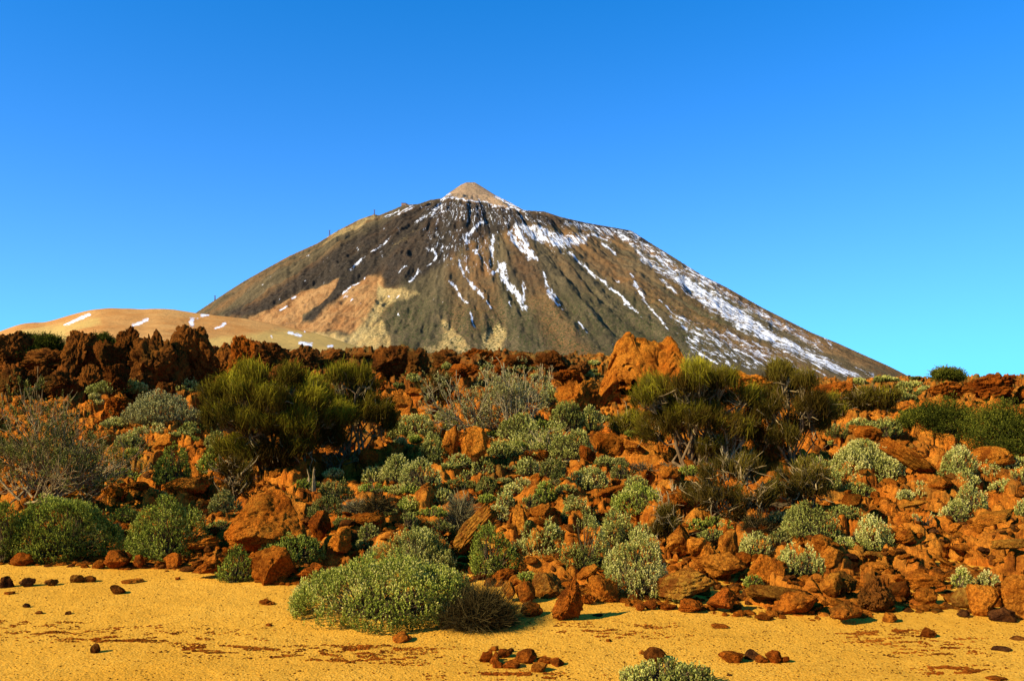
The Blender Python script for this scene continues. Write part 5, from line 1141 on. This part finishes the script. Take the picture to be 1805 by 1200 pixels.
# tiny shrubs dotted over the far ridges: nothing tells these apart
rs = np.random.RandomState(7)
def near_occ(px, py, r):
    for (a, b, w_, h) in OCC:
        if abs(px - a) < w_ * .42 + r * .4 and abs(py - b) < h * .42 + r * .4: return True
    return False
for i in range(110):
    for _ in range(30):
        zone = rs.choice([0, 0, 0, 1, 1, 2])
        if zone == 0: px, py = rs.uniform(650, 1050), rs.uniform(640, 700)
        elif zone == 1: px, py = rs.uniform(1430, 1640), rs.uniform(678, 712)
        else: px, py = rs.uniform(0, 420), rs.uniform(690, 722)
        if not near_occ(px, py, 14): break
    else: continue
    w_ = rs.uniform(14, 34)
    sage(px, py, w_, py - w_ * rs.uniform(.4, .7), 'tiny olive shrub dotted over the distant part of the lava', rs.choice(['sage', 'sage_dark', 'sage']), 'distant_shrub', seed=500 + i, group='tiny shrubs on the distant lava', tone0=.55, dens=.8)

REL = ['right of', 'up slope right of', 'up slope of', 'up slope left of', 'left of', 'down slope left of', 'down slope of', 'down slope right of']
used = set()
def beside(px, py, fmt, k0=3):
    for (qx, qy, nm, a, b) in sorted(LAND, key=lambda q: math.hypot(px - q[0], py - q[1]) - (q[3] + q[4]) * .5)[:k0]:
        k = int(round(math.atan2((qy - py) / max(b, 12), (px - qx) / max(a, 12)) / (math.pi / 4))) % 8
        t = fmt % (REL[k], nm)
        if t not in used and len(t.split()) <= 16: used.add(t); return t
    return None
made = 0
for i in range(2600):
    if made >= 84: break
    px = rs.uniform(560, 1500) if rs.uniform() < .75 else rs.uniform(200, 1805); py = rs.uniform(740, 985 if px < 1500 else 900)
    w_ = rs.uniform(34, 84) * (py - 560) / 380; h = w_ * rs.uniform(.45, .75)
    ok = True
    for (a, b, ww, hh) in OCC:
        if ww > 26 and abs(px - a) < ww * .36 + w_ * .25 and abs(py - h / 2 - b) < hh * .36 + h * .25: ok = False; break
    if not ok: continue
    mt = rs.choice(['sage', 'sage', 'sage_green', 'sage_dark']); t0 = rs.uniform(.4, .7)
    cl_ = {'sage': 'pale' if t0 > .58 else 'olive', 'sage_green': 'green', 'sage_dark': 'dull'}[mt]
    lab = beside(px, py, '%s %s cushion shrub %%s the %%s' % ('small' if w_ < 42 else 'rounded', cl_))
    if not lab: continue
    sage(px, py, w_, py - h, lab, mt, seed=900 + i, tone0=t0 if mt != 'sage_dark' else .75); made += 1
print('filler shrubs', made)

# ================================================================== small rocks filling the slope, each told by what it lies beside
TONE = {'orange': 'orange', 'rust': 'rust-red', 'ochre': 'ochre', 'brown': 'brown', 'dark': 'dark brown'}
KIND = {'angular': 'angular', 'round': 'rounded', 'slab': 'flat', 'crag': 'jagged'}
made = 0
for i in range(2600):
    if made >= 145: break
    px = rs.uniform(0, 1805); e0 = np.interp(px, EDGE_X, EDGE_Y); py = e0 - (e0 - 690) * rs.uniform(0, 1) ** 1.3 + 4
    sc = (py - 640) / 360
    w_ = rs.uniform(20, 52) * max(.45, sc); h = w_ * rs.uniform(.45, .85)
    if near_occ(px, py - h / 2, w_): continue
    mt = rs.choice(['orange', 'orange', 'orange', 'rust', 'rust', 'ochre', 'brown', 'dark']); kd = rs.choice(['angular', 'angular', 'slab', 'round', 'crag'])
    size = 'small' if w_ < 22 else 'middling' if w_ < 34 else 'larger'
    lab = beside(px, py, f'{size} {KIND[kd]} {TONE[mt]} rock %s the %s')
    if not lab: continue
    made += 1
    if kd == 'slab': h *= .6
    rock(px, py, w_, h, mt, kd, lab, 'rock', rs.uniform(-25, 25), None, .2, None, 'rocks lying about the slope')

# rubble too small and too many to count: one object
lib = [rock_geo(9000 + i, 2, k) for i, k in enumerate(['angular', 'slab', 'round', 'angular', 'crag', 'angular'])]
def scatter(name, n, sampler, size, mat, label, cat, sq=.7):
    Vs, Fs, b = [], [], 0
    for j, (v, Fq) in enumerate(lib):
        m_ = n // len(lib); x, y, z, s = sampler(m_)
        a = rs.uniform(0, 6.28, m_); ca, sa = np.cos(a), np.sin(a)
        vv = v[None] * np.stack([s, s * rs.uniform(.6, 1, m_), s * sq * rs.uniform(.4, 1, m_)], -1)[:, None]
        t = rs.uniform(-.5, .5, m_); ct, st_ = np.cos(t), np.sin(t)
        vx = vv[..., 0] * ct[:, None] + vv[..., 2] * st_[:, None]; vz = -vv[..., 0] * st_[:, None] + vv[..., 2] * ct[:, None]
        X = vx * ca[:, None] - vv[..., 1] * sa[:, None] + x[:, None]; Y = vx * sa[:, None] + vv[..., 1] * ca[:, None] + y[:, None]
        Z = vz + (z + s * sq * .15)[:, None]
        Vs.append(np.stack([X, Y, Z], -1).reshape(-1, 3)); Fs.append((Fq[None] + np.arange(m_)[:, None, None] * len(v)).reshape(-1, 3) + b); b += m_ * len(v)
    o = mesh(name, np.concatenate(Vs), np.concatenate(Fs), mat, None, False); tag(o, label, cat, kind='stuff'); return o
def samp_slope(m_):
    px = rs.uniform(-60, 1865, m_); d0 = d_edge(px); d_ = d0 - .12 + rs.exponential(3.6, m_); d_ = np.minimum(d_, 30)
    x = (px - CX) / F * d_; s = rs.uniform(.016, .055, m_) * (d_ / 9) ** .7 * rs.choice([1, 1, 1.7], m_)
    return x, d_, z_top(x, d_), s
scatter('rubble', 4200, samp_slope, 1, MAT['orange'], 'loose orange rubble between the rocks of the slope', 'rubble')
scatter('dark_rubble', 1800, samp_slope, 1, MAT['brown'], 'loose darker rubble between the rocks of the slope', 'rubble')
def samp_gravel(m_):
    px = rs.uniform(-60, 1865, m_); u = rs.uniform(0, 1, m_); d0 = d_edge(px)
    d_ = 4.6 + (d0 - 4.4) * u
    x = (px - CX) / F * d_; return x, d_, z_gravel(x, d_), rs.uniform(.0025, .0065, m_) * rs.choice([.8, .8, 1.3], m_)
scatter('pebbles', 10000, samp_gravel, 1, MAT['ochre'], 'fine ochre pebbles strewn over the gravel flat', 'pebbles', .6)
PATCH = [(230, 1118, 230, 22), (60, 1105, 90, 20), (500, 1150, 200, 14), (660, 1160, 120, 14), (1640, 1140, 90, 26), (1560, 1118, 80, 18), (1690, 1180, 60, 10), (900, 1190, 120, 8), (1080, 1110, 120, 20), (240, 1128, 120, 9), (640, 1143, 120, 8), (380, 1145, 90, 10)]
def samp_chip(m_):
    k = rs.randint(0, len(PATCH), m_); Pp = np.array(PATCH, float)[k]
    line = rs.randint(0, 9, m_)
    px = Pp[:, 0] + rs.normal(size=m_) * Pp[:, 2] * .5; py = Pp[:, 1] + (line - 4) / 4 * Pp[:, 3] * .55 + rs.normal(size=m_) * 1.0 + 3 * np.sin(px / 60 + line)
    py = np.maximum(py, np.interp(px, EDGE_X, EDGE_Y) + 8)
    kp = vn(np.stack([px / 22, py / 3.0, 0 * px], -1), 77) > .50; py = np.where(kp, py, py + 2000)
    d_ = CH * F / (py - HZ); x = (px - CX) / F * d_
    return x, d_, z_gravel(x, d_) + np.where(kp, 0, -.3), rs.uniform(.005, .013, m_)
scatter('dark_chips', 12000, samp_chip, 1, MAT['rust'], 'thin streaks of dark red lava chips on the gravel', 'chips', .4)
print('rocks', NR[0], 'filler', made, 'objects', len(bpy.data.objects))
